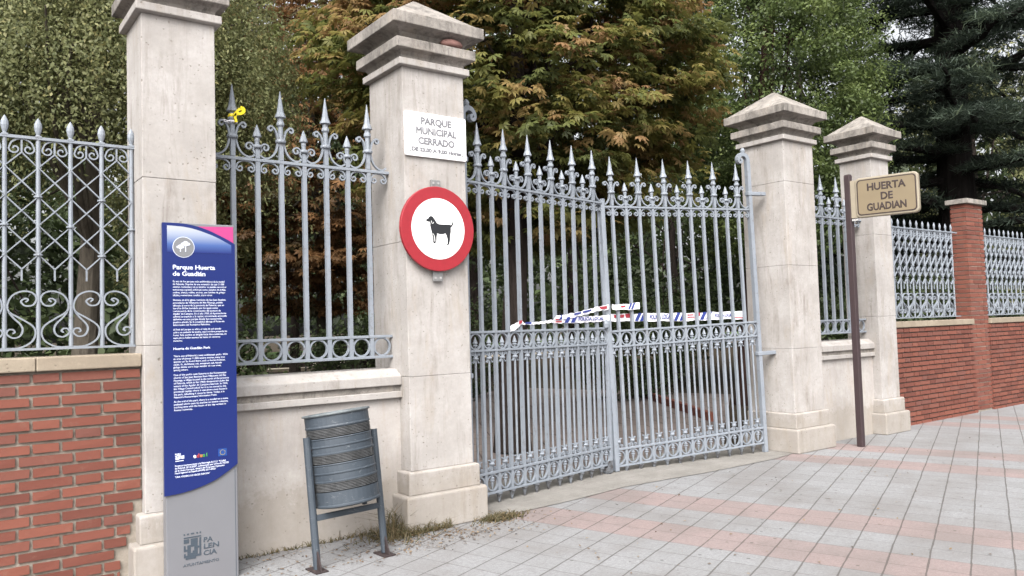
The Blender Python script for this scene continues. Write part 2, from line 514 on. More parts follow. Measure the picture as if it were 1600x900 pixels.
t.col(t.ramp(t.noise(p, 2.5, 8, 0.75), [(0.3, (0.045, 0.036, 0.025)), (0.55, (0.085, 0.066, 0.045)), (0.75, (0.13, 0.105, 0.07))]))
t.bump(t.noise(p, 12, 6), 0.6, 0.03); M['soil'] = t.set(0.95, 0, 0.1)
t = NT("lawn"); p = t.pos()
t.col(t.ramp(t.noise(p, 4, 8, 0.7), [(0.3, (0.05, 0.10, 0.02)), (0.7, (0.13, 0.20, 0.05))])); M['lawn'] = t.set(0.95, 0, 0.1)
M['sand'] = plain("sandy_path", (0.42, 0.36, 0.28), 0.95, 0.15, 3)


def leaf_mat(name, stops, trans=0.35, rough=0.55):
    """leaf colour by the per-leaf 'tint' attribute"""
    t = NT(name, 1)
    a = t.node("ShaderNodeAttribute"); a.attribute_name = 'tint'
    c = t.ramp(a.outputs['Fac'], stops)
    c = t.mix(t.math('MULTIPLY', t.noise(t.pos(), 40, 2), 0.35), c, tuple(x * 0.6 for x in stops[0][1]))
    t.col(c); t.set(rough, 0, 0.3)
    tr = t.node("ShaderNodeBsdfTranslucent"); t.link(c, tr.inputs['Color'])
    mx = t.node("ShaderNodeMixShader"); mx.inputs[0].default_value = trans
    t.link(t.b.outputs[0], mx.inputs[1]); t.link(tr.outputs[0], mx.inputs[2]); t.link(mx.outputs[0], t.out.inputs[0])
    return t.mat


def bark_mat(name, a, b, sc=9):
    t = NT(name); p = t.pos()
    f = t.noise(t.vmul(p, (1, 1, 0.22)), sc, 7, 0.75)
    t.col(t.ramp(f, [(0.32, a), (0.68, b)])); t.bump(f, 0.9, 0.03)
    return t.set(0.95, 0, 0.1)


M['bark'] = bark_mat("grey_brown_bark", (0.028, 0.022, 0.019), (0.085, 0.066, 0.058))
M['bark_dark'] = bark_mat('dark_cedar_bark', (0.014, 0.012, 0.012), (0.042, 0.036, 0.034))
M['bark_red'] = bark_mat("reddish_bark", (0.035, 0.020, 0.017), (0.075, 0.042, 0.034))
M['bark_pale'] = bark_mat("pale_bark", (0.10, 0.085, 0.07), (0.24, 0.21, 0.17))
M['lf_birch'] = leaf_mat("birch_leaf", [(0.0, (0.10, 0.115, 0.05)), (0.45, (0.21, 0.225, 0.10)), (0.8, (0.30, 0.295, 0.14)), (1.0, (0.40, 0.36, 0.16))], 0.5)
M['lf_rust'] = leaf_mat("rusty_leaf", [(0.0, (0.055, 0.050, 0.020)), (0.3, (0.14, 0.082, 0.036)), (0.7, (0.24, 0.125, 0.054)), (1.0, (0.33, 0.175, 0.075))], 0.45)
M['lf_chest'] = leaf_mat("chestnut_leaf", [(0.0, (0.060, 0.074, 0.030)), (0.35, (0.125, 0.145, 0.044)), (0.58, (0.20, 0.19, 0.050)), (0.78, (0.30, 0.21, 0.082)), (1.0, (0.31, 0.175, 0.085))], 0.5)
M['lf_laurel'] = leaf_mat("evergreen_leaf", [(0.0, (0.046, 0.066, 0.022)), (0.5, (0.105, 0.145, 0.046)), (1.0, (0.20, 0.245, 0.082))], 0.45, 0.45)
M['lf_cedar'] = leaf_mat("cedar_needle", [(0.0, (0.022, 0.031, 0.024)), (0.5, (0.052, 0.073, 0.052)), (1.0, (0.13, 0.165, 0.095))], 0.3, 0.8)
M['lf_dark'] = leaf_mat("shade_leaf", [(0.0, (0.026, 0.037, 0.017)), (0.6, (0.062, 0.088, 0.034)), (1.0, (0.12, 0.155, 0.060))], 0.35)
M['grass_blade'] = leaf_mat("verge_grass", [(0.0, (0.06, 0.062, 0.028)), (0.5, (0.13, 0.105, 0.055)), (1.0, (0.24, 0.175, 0.10))], 0.3)
M['litter'] = leaf_mat("dry_litter", [(0.0, (0.07, 0.045, 0.03)), (0.6, (0.19, 0.13, 0.08)), (1.0, (0.30, 0.22, 0.13))], 0.1)

# ------------------------------------------------------------------ ground
def sheet(name, x0, x1, y0, y1, z, m):
    b = MB(); b.add([(x0, y0, z), (x1, y0, z), (x1, y1, z), (x0, y1, z)], [(0, 1, 2, 3)])
    return tag(b.build(name, m), kind='structure')


sheet("ground", -400, 400, -400, 400, -0.02, M['soil'])
sheet("pavement", -14, 30, -12, 0.42, 0.0, M['paving'])
b = MB()
edge = [(0.36, -0.075), (0.62, -0.085), (0.9, -0.085), (1.2, -0.072), (1.6, -0.03), (2.03, 0.03), (2.6, 0.0), (3.14, -0.046), (3.8, -0.052), (4.4, -0.045), (4.83, 0.03)]
n = len(edge)
b.add([(x, y, 0.006) for x, y in edge] + [(x, 1.15, 0.006) for x, y in edge], [(i, i + 1, n + i + 1, n + i) for i in range(n - 1)])
tag(b.build("gate_threshold", M['concrete']), kind='structure')
b = MB()
b.add([(0.31, 1.13, -0.004), (4.88, 1.13, -0.004), (10.5, 5.4, -0.004), (9.0, 11, -0.004), (1.5, 9, -0.004), (-0.3, 3, -0.004)], [(0, 1, 2, 3, 4, 5)])
tag(b.build("park_path", M['park_path']), kind='structure')
sheet("lawn", 8, 90, 34, 60, -0.010, M['lawn'])
sheet("sandy_path", 8, 90, 29, 34, -0.008, M['sand'])

# ------------------------------------------------------------------ stone pillars
def pillar(cx, cy, w, seams, label):
    r = thing("stone_pillar", label, "pillar", (cx, cy, 0), 0, "stone pillars of the park entrance")
    h = w / 2
    b = MB(); b.sqloft([(h + .085, 0), (h + .085, .272), (h + .075, .28), (h + .04, .281)]); b.build("plinth", M['stone_base'], r, bevel=.012)
    b = MB(); b.sqloft([(h + .04, .281), (h + .04, .452), (h + .030, .462), (h + .002, .464)]); b.build("base_block", M['stone_base'], r, bevel=.008)
    z = [.464] + seams + [3.742]
    for i in range(len(z) - 1):
        b = MB(); e = random.uniform(-.002, .002)
        b.sqloft([(h + e, z[i] + .0006), (h + e, z[i + 1] - .0006)]); b.build("shaft_block", M['stone'], r, bevel=.0045)
    b = MB(); b.sqloft([(h + .004, 3.742), (h + .043, 3.747), (h + .043, 3.803), (h + .01, 3.806)]); b.build("necking", M['stone'], r, bevel=.006)
    b = MB()
    b.sqloft([(h + .008, 3.806), (h + .010, 3.835), (h + .03, 3.862), (h + .0836, 3.874), (h + .0836, 3.956), (h + .03, 3.958)])
    b.build("lower_cornice", M['stone_cap'], r, bevel=.006)
    b = MB()
    b.sqloft([(h + .005, 3.958), (h + .008, 3.985), (h + .03, 4.02), (h + .07, 4.04), (h + .139, 4.052), (h + .139, 4.1455), (h + .11, 4.152), (.02, 4.435 if w > .5 else 4.39)])
    b.build("capstone", M['stone_cap'], r, bevel=.006)
    return r


pillar(-2.039, .163, .468, [1.541, 2.644], "slim stone pillar standing behind the blue information totem")
pillar(0, .295, .59, [1.214, 2.31], "thick stone pillar carrying the round no-dogs sign")
pillar(5.198, .336, .613, [1.226, 2.229, 3.245], "thick stone pillar at the right hinges of the gate, bare of signs")
pillar(7.19, .316, .46, [1.58, 2.698], "slim stone pillar behind the tan street sign, next to the right brick wall")

# ------------------------------------------------------------------ low stone walls
def stone_wall(x0, x1, dy, label):
    r = thing("low_stone_wall", label, "wall", ((x0 + x1) / 2, .34 + dy, 0))
    L = (x1 - x0) / 2
    b = MB(); b.box(-L, L, -.175, .17, 0, 1.048); b.build("wall_body", M['stone_wall'], r)
    b = MB(); b.box(-L, L, -.222, .20, 1.048, 1.099); b.build("lower_moulding", M['stone'], r, bevel=.005)
    b = MB(); b.box(-L, L, -.19, .18, 1.0995, 1.149); b.build("moulding_recess", M['stone_cap'], r)
    b = MB(); b.add([(-L, -.22, 1.149), (L, -.22, 1.149), (L, .21, 1.149), (-L, .21, 1.149), (-L, -.22, 1.222), (L, -.22, 1.222), (L, .21, 1.24), (-L, .21, 1.24), (-L, -.135, 1.278), (L, -.135, 1.278), (L, .13, 1.282), (-L, .13, 1.282)],
        [(3, 2, 1, 0), (0, 1, 5, 4), (4, 5, 9, 8), (8, 9, 10, 11), (10, 7, 6, 11), (2, 3, 7, 6), (1, 2, 6, 10, 9, 5), (3, 0, 4, 8, 11, 7)])
    b.f[4] = [10, 6, 7, 11]; b.f[6] = [1, 2, 6, 10, 9, 5]; b.f[7] = [3, 0, 4, 8, 11, 7]
    b.build("coping", M['stone'], r, bevel=.006)
    return r


stone_wall(-1.805, -.295, 0.0, "low cream stone wall behind the litter bin")
stone_wall(5.505, 6.96, .035, "low cream stone wall behind the brown sign pole")

# ------------------------------------------------------------------ brick walls
def brick_face(b, x0, x1, yf, ztop, n, pitch, proud=.016, phase=-2.855, cut=None, depth=.06, gap=.022, jit=.0018):
    P = .46
    for k in range(n):
        z1 = ztop - k * pitch; z0 = z1 - pitch + gap
        off = phase + (0 if k % 2 == 0 else -.23)
        i0 = int((x0 - off) / P) - 1
        x = off + i0 * P
        while x < x1:
            for L in (.141, .286):
                a, c = x + .001, x + L - .001
                x += L + .0165
                xl = x1 if cut is None else cut(k)
                a2 = max(a, x0); c2 = min(c, xl)
                if c2 - a2 > .012:
                    pr = proud + random.uniform(-.003, .003) * jit / .0018
                    b.jbox(a2, c2, yf - pr, yf + depth, z0, z1, jit, jit * .7)


def brick_wall(x0, x1, yf, label, phase, cut=None, name="brick_wall", coping_breaks=()):
    r = thing(name, label, "wall", ((x0 + x1) / 2, yf, 0))
    cx = (x0 + x1) / 2
    b = MB(); b.cm = 0; b.box(x0 - cx, x1 - cx, 0, .34, 0, 1.408)
    b.cm = 1
    brick_face(b, x0 - cx, x1 - cx, 0, 1.392, 20, .0712, proud=.018 if x0 < 0 else .022, jit=.0020 if x0 < 0 else .0008, gap=.021 if x0 < 0 else .019, phase=phase - cx, cut=(lambda k: cut(k) - cx) if cut else None)
    b.build("brickwork", [M['mortar'] if x0 < 0 else M['mortar_shaded'], M['brick']], r)
    xs = [x0] + list(coping_breaks) + [x1]
    for i in range(len(xs) - 1):
        b = MB(); b.box(xs[i] - cx + .002, xs[i + 1] - cx - .002, -.042, .38, 1.408, 1.493)
        b.build("coping", M['coping'], r, bevel=.007)
    return r


PHASE_L = -2.886


def cut_left(k):
    z = 1.392 - k * .0712
    if z > .55: return -2.280 + random.uniform(-.006, .002)
    if z > .30: return -2.31 - random.uniform(0, .03) - (.55 - z) * .22
    return -2.39 - random.uniform(0, .05)


brick_wall(-7.2, -2.275, .012, "red brick wall at the left of the photo, beside the blue totem", PHASE_L, cut_left, coping_breaks=(-5.9, -4.3, -2.87))
brick_wall(7.42, 10.11, .272, "red brick wall between the slim right pillar and the brick pier", 7.47, coping_breaks=(8.6,))
brick_wall(10.70, 17.0, .272, "red brick wall running on past the brick pier to the right edge", 10.75, coping_breaks=(12.0, 13.3, 14.8))


def brick_pier(x0, x1, label, dep=.24):
    cx = (x0 + x1) / 2; h = (x1 - x0) / 2; d = dep / 2
    r = thing("brick_pier", label, "pier", (cx, .272 + d, 0))
    b = MB(); b.cm = 0; b.box(-h + .012, h - .012, -d + .012, d - .012, 0, 3.36)
    b.cm = 1
    for k in range(46):
        z1 = 3.352 - k * .0725; z0 = z1 - .057
        if z1 < .05: break
        if k % 2 == 0: segs = [(-h, -h + .29), (-h + .303, -h + .445), (-h + .458, h)]
        else: segs = [(-h, -h + .138), (-h + .151, -h + .44), (-h + .453, h)]
        for a, c in segs:
            b.jbox(a, c, -d + random.uniform(-.003, .003), -d + .06, z0, z1, .002)
            b.jbox(a, c, d - .06, d, z0, z1, .002)
        b.box(-h + random.uniform(-.002, .002), -h + .06, -d + .061, d - .061, z0, z1)
        b.box(h - .06, h + random.uniform(-.002, .002), -d + .061, d - .061, z0, z1)
    b.build("brickwork", [M['mortar'], M['brick']], r)
    b = MB(); b.box(-h - .055, h + .055, -d - .055, d + .055, 3.36, 3.437); b.build("cap_slab", M['stone_cap'], r, bevel=.006)
    return r


brick_pier(10.11, 10.70, "tall square red brick pier with a flat grey cap between lattice fences")

# ------------------------------------------------------------------ wrought iron pieces
RZ = 2.905       # top rail


def cone_sq(b, z0, z1, r, cx=0):
    b.lathe([(r * .55, z0 - .008), (r, z0), (r * .92, z0 + .012), (r * .62, z0 + .045), (.003, z1)], 8, cx, 0, PI / 8)


def tall_finial():
    b = MB()
    cone_sq(b, 3.255, 3.462, .043)
    b.lathe([(.020, 3.05), (.020, 3.18), (.032, 3.195), (.030, 3.212), (.023, 3.225), (.023, 3.25)], 8)
    b.lathe([(.030, 3.052), (.040, 3.058), (.042, 3.066), (.040, 3.076), (.030, 3.082)], 10)
    for s in (-1, 1):
        p = smooth_path([(.022, 3.07), (.028, 3.11), (.042, 3.15), (.062, 3.172)], 3) + spiral(.079, 3.158, .024, .007, PI * .62, -PI * 1.1, 10)
        b.sweep([(s * x, z) for x, z in p], .014, .024)
        p = smooth_path([(.024, 3.055), (.036, 3.0), (.062, 2.955), (.10, 2.929), (.135, 2.927), (.162, 2.945)], 3)
        b.sweep([(s * x, z) for x, z in p], .013, .022)
    b.box(-.0165, .0165, -.0165, .0165, 2.92, 3.055)
    return b.mesh("finial", M['iron'])


def short_finial():
    b = MB()
    cone_sq(b, 3.085, 3.178, .033)
    b.lathe([(.016, 2.98), (.016, 3.02), (.018, 3.05), (.021, 3.062), (.018, 3.078)], 8)
    b.lathe([(.026, 2.996), (.035, 3.002), (.036, 3.010), (.034, 3.020), (.024, 3.025)], 10)
    b.box(-.0165, .0165, -.0165, .0165, 2.92, 2.985)
    for s in (-1, 1):
        p = smooth_path([(.018, 2.955), (.034, 2.985)], 2) + spiral(.062, 3.005, .036, .009, PI * 1.15, -PI * 1.35, 16)
        b.sweep([(s * x, z) for x, z in p], .012, .022)
    return b.mesh("finial", M['iron'])


def rail_scroll(w):
    """the pair of curls hanging under the top rail in one bay, bars at x=0 and x=w"""
    b = MB(); m = w / 2
    a = spiral(m - .040, 2.836, .008, .027, -PI * 2.3, -PI * .0, 14)
    arc = [(m - .04 + .0, 0)]
    left = spiral(m - .042, 2.836, .008, .026, PI * 3.1, PI * 1.0, 14)
    top = smooth_path([left[-1], (m - .060, 2.868), (m - .03, 2.889), (m, 2.893)], 3)
    half = left[:-1] + top
    b.sweep(half + [(2 * m - x, z) for x, z in reversed(half[:-1])], .011, .020)
    return b.mesh("scroll", M['iron'])


def ring_mesh(r=.071, z=0.0):
    b = MB()
    b.sweep([(r * cos(2 * PI * k / 20), z + r * sin(2 * PI * k / 20)) for k in range(20)], .013, .022, closed=True)
    return b.mesh("ring", M['iron'])


def baluster_mesh():
    b = MB()
    b.lathe([(.010, .30), (.0115, .7), (.0115, 1.0), (.010, 1.38)], 8)
    for z, s in ((1.315, 1), (.365, -1)):
        b.lathe([(.012, z - .016), (.026, z - .008), (.030, z), (.026, z + .008), (.012, z + .016)], 8)
        for q in (-1, 1):
            b.sweep([(q * x, z - s * dz) for x, dz in smooth_path([(.010, .0), (.022, .022), (.033, .036), (.040, .030)], 2)], .009, .02)
            b.sweep([(q * x, z + s * dz) for x, dz in ([(.012, .010), (.022, .026)] + spiral(.040, .040, .018, .006, PI * 1.2, -PI * .9, 8))], .008, .018)
    # spear head in the ring above, pendant in the ring below
    b.lathe([(.010, 1.38), (.010, 1.42), (.022, 1.428), (.022, 1.436), (.012, 1.444), (.024, 1.452), (.002, 1.512)], 8)
    b.lathe([(.002, .135), (.015, .195), (.010, .205), (.024, .213), (.024, .222), (.012, .228), (.022, .236), (.022, .244), (.010, .252), (.010, .30)], 8)
    return b.mesh("baluster", M['iron'], smooth=False)


def gate_bar_mesh():
    b = MB(); b.box(-.0155, .0155, -.0155, .0155, .098, 2.90)
    me = b.mesh("bar", M['iron'])
    return me


def foot_spike_mesh():
    b = MB(); b.lathe([(.004, .0), (.021, .066), (.022, .078), (.033, .084), (.033, .097)], 8)
    return b.mesh("foot_spike", M['iron_dirty'])


ME_TALL, ME_SHORT, ME_RING, ME_BAL, ME_BAR, ME_FOOT = tall_finial(), short_finial(), ring_mesh(), baluster_mesh(), gate_bar_mesh(), foot_spike_mesh()


def gate_leaf(loc, rz, tilt, first, pitch, length, label, left):
    r = thing("gate_leaf", label, "gate", loc, 0)
    r.rotation_mode = 'XYZ'
    r.rotation_euler = (0, tilt, rz)
    # hinge post with its scrolled head, two straps to the pillar
    b = MB()
    hx = .085
    pth = [(hx, 0.0), (hx, 3.50)] + [(hx + .075 - .075 * cos(a), 3.50 + .075 * sin(a)) for a in [PI * k / 8 for k in range(1, 8)]] + spiral(hx + .118, 3.50, .034, .010, 0, -PI * 1.6, 9)
    tk = [.052] * 2 + [.05, .05, .048, .046, .044, .042, .04] + [.03] * 10
    b.sweep(pth, tk, .05)
    b.lathe([(.010, 3.575), (.026, 3.60), (.030, 3.622), (.020, 3.645), (.004, 3.655)], 8, hx + .06, 0)
    b.build("hinge_post", M['iron'], r)
    for z in (3.10, 1.17):
        b = MB(); b.box(-.16, hx + .04, -.034, .034, z - .022, z + .022); b.build("hinge_strap", M['iron'], r, bevel=.006)
    last = first + pitch * 10
    x0, x1 = hx + .026, length - .03
    for nm, z, h in (("top_rail", 2.905, .022), ("middle_rail", 1.552, .022), ("middle_rail", 1.385, .020), ("bottom_rail", .288, .024), ("bottom_rail", .108, .020)):
        b = MB(); b.box(x0, x1, -.020, .020, z - h / 2, z + h / 2); b.build(nm, M['iron'], r, bevel=.003)
    b = MB()
    if left:
        b.box(length - .036, length + .002, -.022, .022, .07, 2.955)
    else:
        b.box(length - .036, length + .014, -.030, .030, .06, 2.965); b.box(length + .0142, length + .030, -.036, -.012, .06, 2.962)
    b.build("meeting_stile", M['iron'], r, bevel=.004)
    bays = [first - pitch] + [first + pitch * k for k in range(11)]
    sc = rail_scroll(pitch)
    for k in range(11):
        x = first + pitch * k
        inst("bar", ME_BAR, r, (x, 0, 0))
        inst("finial", ME_TALL if k % 2 == 0 else ME_SHORT, r, (x, 0, 0))
        inst("foot_spike", ME_FOOT, r, (x, 0, 0), None)
    for k in range(12):
        x = first + pitch * (k - .5)
        inst("scroll", sc, r, (first + pitch * (k - 1), 0, 0))
        inst("ring", ME_RING, r, (x, 0, 1.468)); inst("ring", ME_RING, r, (x, 0, .198))
        inst("baluster", ME_BAL, r, (x, 0, 0))
    if left:
        b = MB(); b.tube([(length - .075, -.03, .045), (length - .075, .03, .045)], .045, 12)
        b.box(length - .11, length - .04, -.045, -.031, .03, .15); b.box(length - .11, length - .04, .031, .045, .03, .15)
        b.build("wheel", M['iron_dirty'], r)
        b = MB(); b.lathe([(.030, 1.56), (.036, 1.60), (.028, 1.63), (.01, 1.645)], 8, length - .06, -.03); b.build("lock_knob", M['iron'], r)
    return r


gA = gate_leaf((.35, .25, 0), math.atan2(.41, 2.15), .004, .272, .1727, 2.185, "left leaf of the grey iron gate, hinged on the pillar with the no-dogs sign", True)
gB = gate_leaf((4.76, .30, 0.012), math.atan2(.36, -2.26), .026, .277, .1819, 2.245, "right leaf of the grey iron gate, hinged on the pillar without signs", False)


def spear_panel(x0, x1, first, label, y=.28):
    r = thing("iron_fence_panel", label, "fence", ((x0 + x1) / 2, y, 1.28)); cx = (x0 + x1) / 2; P = .1835
    sc = rail_scroll(P)
    for nm, z, h in (("top_rail", 2.905, .024), ("bottom_rail", 1.545, .022), ("bottom_rail", 1.378, .022)):
        b = MB(); b.box(x0 - cx, x1 - cx, -.020, .020, z - 1.28 - h / 2, z - 1.28 + h / 2); b.build(nm, M['iron'], r, bevel=.003)
    b = MB(); b.box(-.0165, .0165, -.0165, .0165, 1.367, 2.90)
    bm_ = b.mesh("bar", M['iron'])
    for k in range(7):
        x = first + P * k - cx
        inst("bar", bm_, r, (x, 0, -1.28)); inst("finial", ME_TALL if k % 2 == 0 else ME_SHORT, r, (x, 0, -1.28))
    for k in range(8):
        x = first + P * (k - 1) - cx
        if x > x0 - cx - .12 and x + P < x1 - cx + .12: inst("scroll", sc, r, (x, 0, -1.28))
        inst("ring", ME_RING, r, (x + P / 2, 0, 1.462 - 1.28))
    return r


spear_panel(-1.805, -.295, -1.58, "spear-topped grey iron panel above the wall with the litter bin")
spear_panel(5.505, 6.96, 5.665, "narrow-looking spear-topped grey iron panel behind the brown sign pole")


# ------------------------------------------------------------------ lattice fences
def lattice_bay(P, mirror):
    """lattice part and scroll part of one bay, bars at x=0 and x=P"""
    m = P / 2
    lat = MB()
    lat.sweep([(m, 2.785), (m, 2.872)], .010, .014)
    lat.sweep([(m, 1.973), (m, 2.046)], .010, .014)
    zt = 2.785; s = (2.785 - 2.046) / 8
    for sg in (1, -1):
        X = lambda k: m + sg * m * [0, 1, 0, -1][k % 4]
        # zigzag flat down the bay, front pair slightly ahead of the rear pair
        lat.sweep([(X(k), zt - s * k) for k in range(9)], .0085, .024, cy=.004 * sg)
    om = MB()
    left = spiral(m - .038, 2.806, .008, .032, PI * 3.0, PI * 1.0, 14)
    top = smooth_path([left[-1], (m - .055, 2.845), (m - .025, 2.866), (m, 2.871)], 3)
    half = left[:-1] + top
    om.sweep(half + [(2 * m - x, z) for x, z in reversed(half[:-1])], .009, .014)
    curl = om; om = MB()
    K = 1202.0
    def T(pts): return [((x - 33) / K * P / .180, 1.548 + (672 - y) / K) for x, y in pts]
    main = T([(118, 322), (100, 305), (120, 296), (146, 318), (120, 350), (70, 345), (46, 300), (70, 255), (130, 240), (195, 268), (230, 330), (222, 395), (150, 445), (75, 500), (52, 555), (75, 620), (150, 665), (240, 668)])
    inner = T([(225, 395), (195, 440), (150, 490), (135, 535), (155, 580), (200, 590), (236, 560), (225, 530), (197, 528), (185, 548), (200, 556)])
    for pt in (main, inner):
        q = smooth_path(pt, 4)
        if mirror: q = mir(q, m)
        om.sweep(q, .0095, .026)
    return lat.mesh("lattice", M['iron']), om.mesh("scrollwork", M['iron']), curl.mesh("rail_curl", M['iron'])


def lattice_fence(x0, first, n, P, y, label, x1):
    r = thing("lattice_fence", label, "fence", (x0, y, 1.49))
    A = lattice_bay(P, False); B = lattice_bay(P, True)
    b = MB(); b.box(0, x1 - x0, -.016, .016, 2.872 - 1.49, 2.890 - 1.49); b.build("top_rail", M['iron'], r)
    b = MB(); b.box(0, x1 - x0, -.014, .014, 1.536 - 1.49, 1.550 - 1.49); b.build("bottom_rail", M['iron'], r)
    bars = []
    s = (2.785 - 2.046) / 8
    for par in (0, 1):
        b = MB(); b.lathe([(.0135, 1.55), (.0135, 2.872)], 8); b.box(-.018, .018, -.018, .018, 2.885, 2.897)
        b.lathe([(.014, 2.895), (.011, 2.905), (.018, 2.925), (.0235, 2.950), (.021, 2.975), (.011, 2.998), (.001, 3.014)], 10)
        for k in ((3, 7) if par == 0 else (5,)):
            b.lathe([(.015, 2.785 - s * k - .008), (.026, 2.785 - s * k - .005), (.026, 2.785 - s * k + .005), (.015, 2.785 - s * k + .008)], 8)
        for i, q in enumerate(b.v):
            b.v[i] = (q[0], q[1] * .7, q[2]) if q[2] > 2.9 else q
        bars.append(b.mesh("spear_bar", M['iron']))
    for k in range(n):
        x = first + P * k
        inst("spear_bar", bars[k % 2], r, (x - x0, 0, -1.49))
        if k < n - 1:
            X = A if k % 2 == 0 else B
            inst("lattice", X[0], r, (x - x0, 0, -1.49)); inst("scrollwork", X[1], r, (x - x0, 0, -1.49)); inst("rail_curl", X[2], r, (x - x0, 0, -1.49))
    return r


lattice_fence(-7.0, -2.292 - 25 * .1815, 26, .1815, .18, "grey iron lattice fence on the left brick wall, beside the totem pillar", -2.275)
lattice_fence(7.42, 7.60, 13, .1815, .37, "grey iron lattice fence between the slim right pillar and the brick pier", 9.95)
lattice_fence(10.70, 10.80, 34, .1835, .37, "grey iron lattice fence right of the brick pier, reaching the photo's edge", 17.0)

# ------------------------------------------------------------------ text
def text_mesh(body, size, bold=0.0, align='CENTER', line=1.0, width=None, shear=0.0, extrude=.0012):
    cu = bpy.data.curves.new("txt", 'FONT')
    cu.body = body; cu.size = size; cu.align_x = align; cu.align_y = 'TOP_BASELINE'
    cu.space_line = line; cu.bevel_depth = bold; cu.bevel_resolution = 0; cu.extrude = extrude; cu.resolution_u = 3
    o = bpy.data.objects.new("txt", cu); COL.objects.link(o)
    dg = bpy.context.evaluated_depsgraph_get()
    me = bpy.data.meshes.new_from_object(o.evaluated_get(dg))
    bpy.data.objects.remove(o, do_unlink=True)
    v = np.empty(len(me.vertices) * 3, dtype=np.float32)
    me.vertices.foreach_get('co', v); v = v.reshape(-1, 3)
    if width:
        w = v[:, 0].max() - v[:, 0].min()
        v[:, 0] *= width / w
    v[:, 2] *= extrude / max(abs(v[:, 2]).max(), 1e-6)
    v = np.stack([v[:, 0], -v[:, 2], v[:, 1]], 1)      # stand it up, facing -Y
    me.vertices.foreach_set('co', v.astype(np.float32).ravel()); me.update()
    return me


def text(name, body, loc, size, mat, parent, rot=None, **kw):
    me = text_mesh(body, size, **kw)
    me.materials.clear(); me.materials.append(mat)
    return inst(name, me, parent, loc, rot)


# ------------------------------------------------------------------ information totem
TX, TY = -2.197, -.25
tot = thing("information_totem", "blue and grey information totem with printed park history, before the slim left pillar", "information sign", (TX + .23, TY + .045, 0))
ox, oy = -.23, -.045          # local offset of the left front corner
tb = MB(); tb.box(ox + .012, ox + .462, oy + .012, oy + .09, 0, 2.332); tb.build("body", M['totem_grey'], tot, bevel=.006)
b = MB(); b.box(ox + .4425, ox + .4455, oy + .0105, oy + .0122, 0, .72); b.build("edge_groove", M['totem_logo'], tot)
b = MB(); b.prism([(ox + .20, 2.19), (ox + .452, 2.19), (ox + .452, 2.320), (ox + .20, 2.312)], oy + .009, oy + .0118); b.build("pink_corner", M['totem_pink'], tot)
arc_t = smooth_path([(0, 2.327), (.083, 2.328), (.15, 2.324), (.219, 2.311), (.29, 2.288), (.359, 2.257), (.415, 2.229), (.459, 2.203)], 3)
arc_b = smooth_path([(.459, .742), (.38, .690), (.303, .649), (.196, .615), (.091, .597), (0, .592)], 3)
b = MB(); b.prism([(ox + x, z) for x, z in arc_t + arc_b][::-1], oy, oy + .0085); b.build("blue_panel", M['totem_blue'], tot)
arc_w = smooth_path([(.03, 2.309), (.10, 2.307), (.15, 2.302), (.209, 2.290), (.29, 2.264), (.36, 2.234), (.435, 2.194)], 3)
b = MB(); b.prism([(ox + x, z) for x, z in arc_w + [(.435, 2.137), (.03, 2.137)]][::-1], oy - .0012, oy - .0003); b.build("printed_fade", M['totem_fade'], tot)
b = MB(); b.prism([(ox + .130 + .068 * cos(a), 2.172 + .068 * sin(a)) for a in [2 * PI * k / 40 for k in range(40)]], oy - .0022, oy - .0013); b.build("badge_ring", M['totem_txt'], tot)
b = MB(); b.prism([(ox + .130 + .064 * cos(a), 2.172 + .064 * sin(a)) for a in [2 * PI * k / 40 for k in range(40)]], oy - .0032, oy - .0023); b.build("badge_disc", M['badge_grey'], tot)
b = MB()
for cx, cz, s in ((.110, 2.172, 1.0), (.142, 2.192, 1.2)):
    for k, (dx, dz, rr) in enumerate(((-.014, 0, .010), (0, .006, .013), (.014, 0, .010), (0, -.003, .012))):
        b.prism([(ox + cx + s * (dx + rr * cos(a)), cz + s * (dz + .8 * rr * sin(a))) for a in [2 * PI * j / 14 for j in range(14)]], oy - .0046 - .0002 * k - .001 * (s > 1), oy - .0033)
    b.prism([(ox + cx - .003, 2.142), (ox + cx + .003, 2.142), (ox + cx + .003, cz), (ox + cx - .003, cz)], oy - .0043, oy - .0033)
b.build("tree_pictogram", M['totem_txt'], tot)
W = M['totem_txt']
FY = oy - .0005
text("title", "Parque Huerta\nde Guadián", (ox + .062, FY, 2.028), .040, W, tot, align='LEFT', bold=.0012, line=1.05, width=.266)
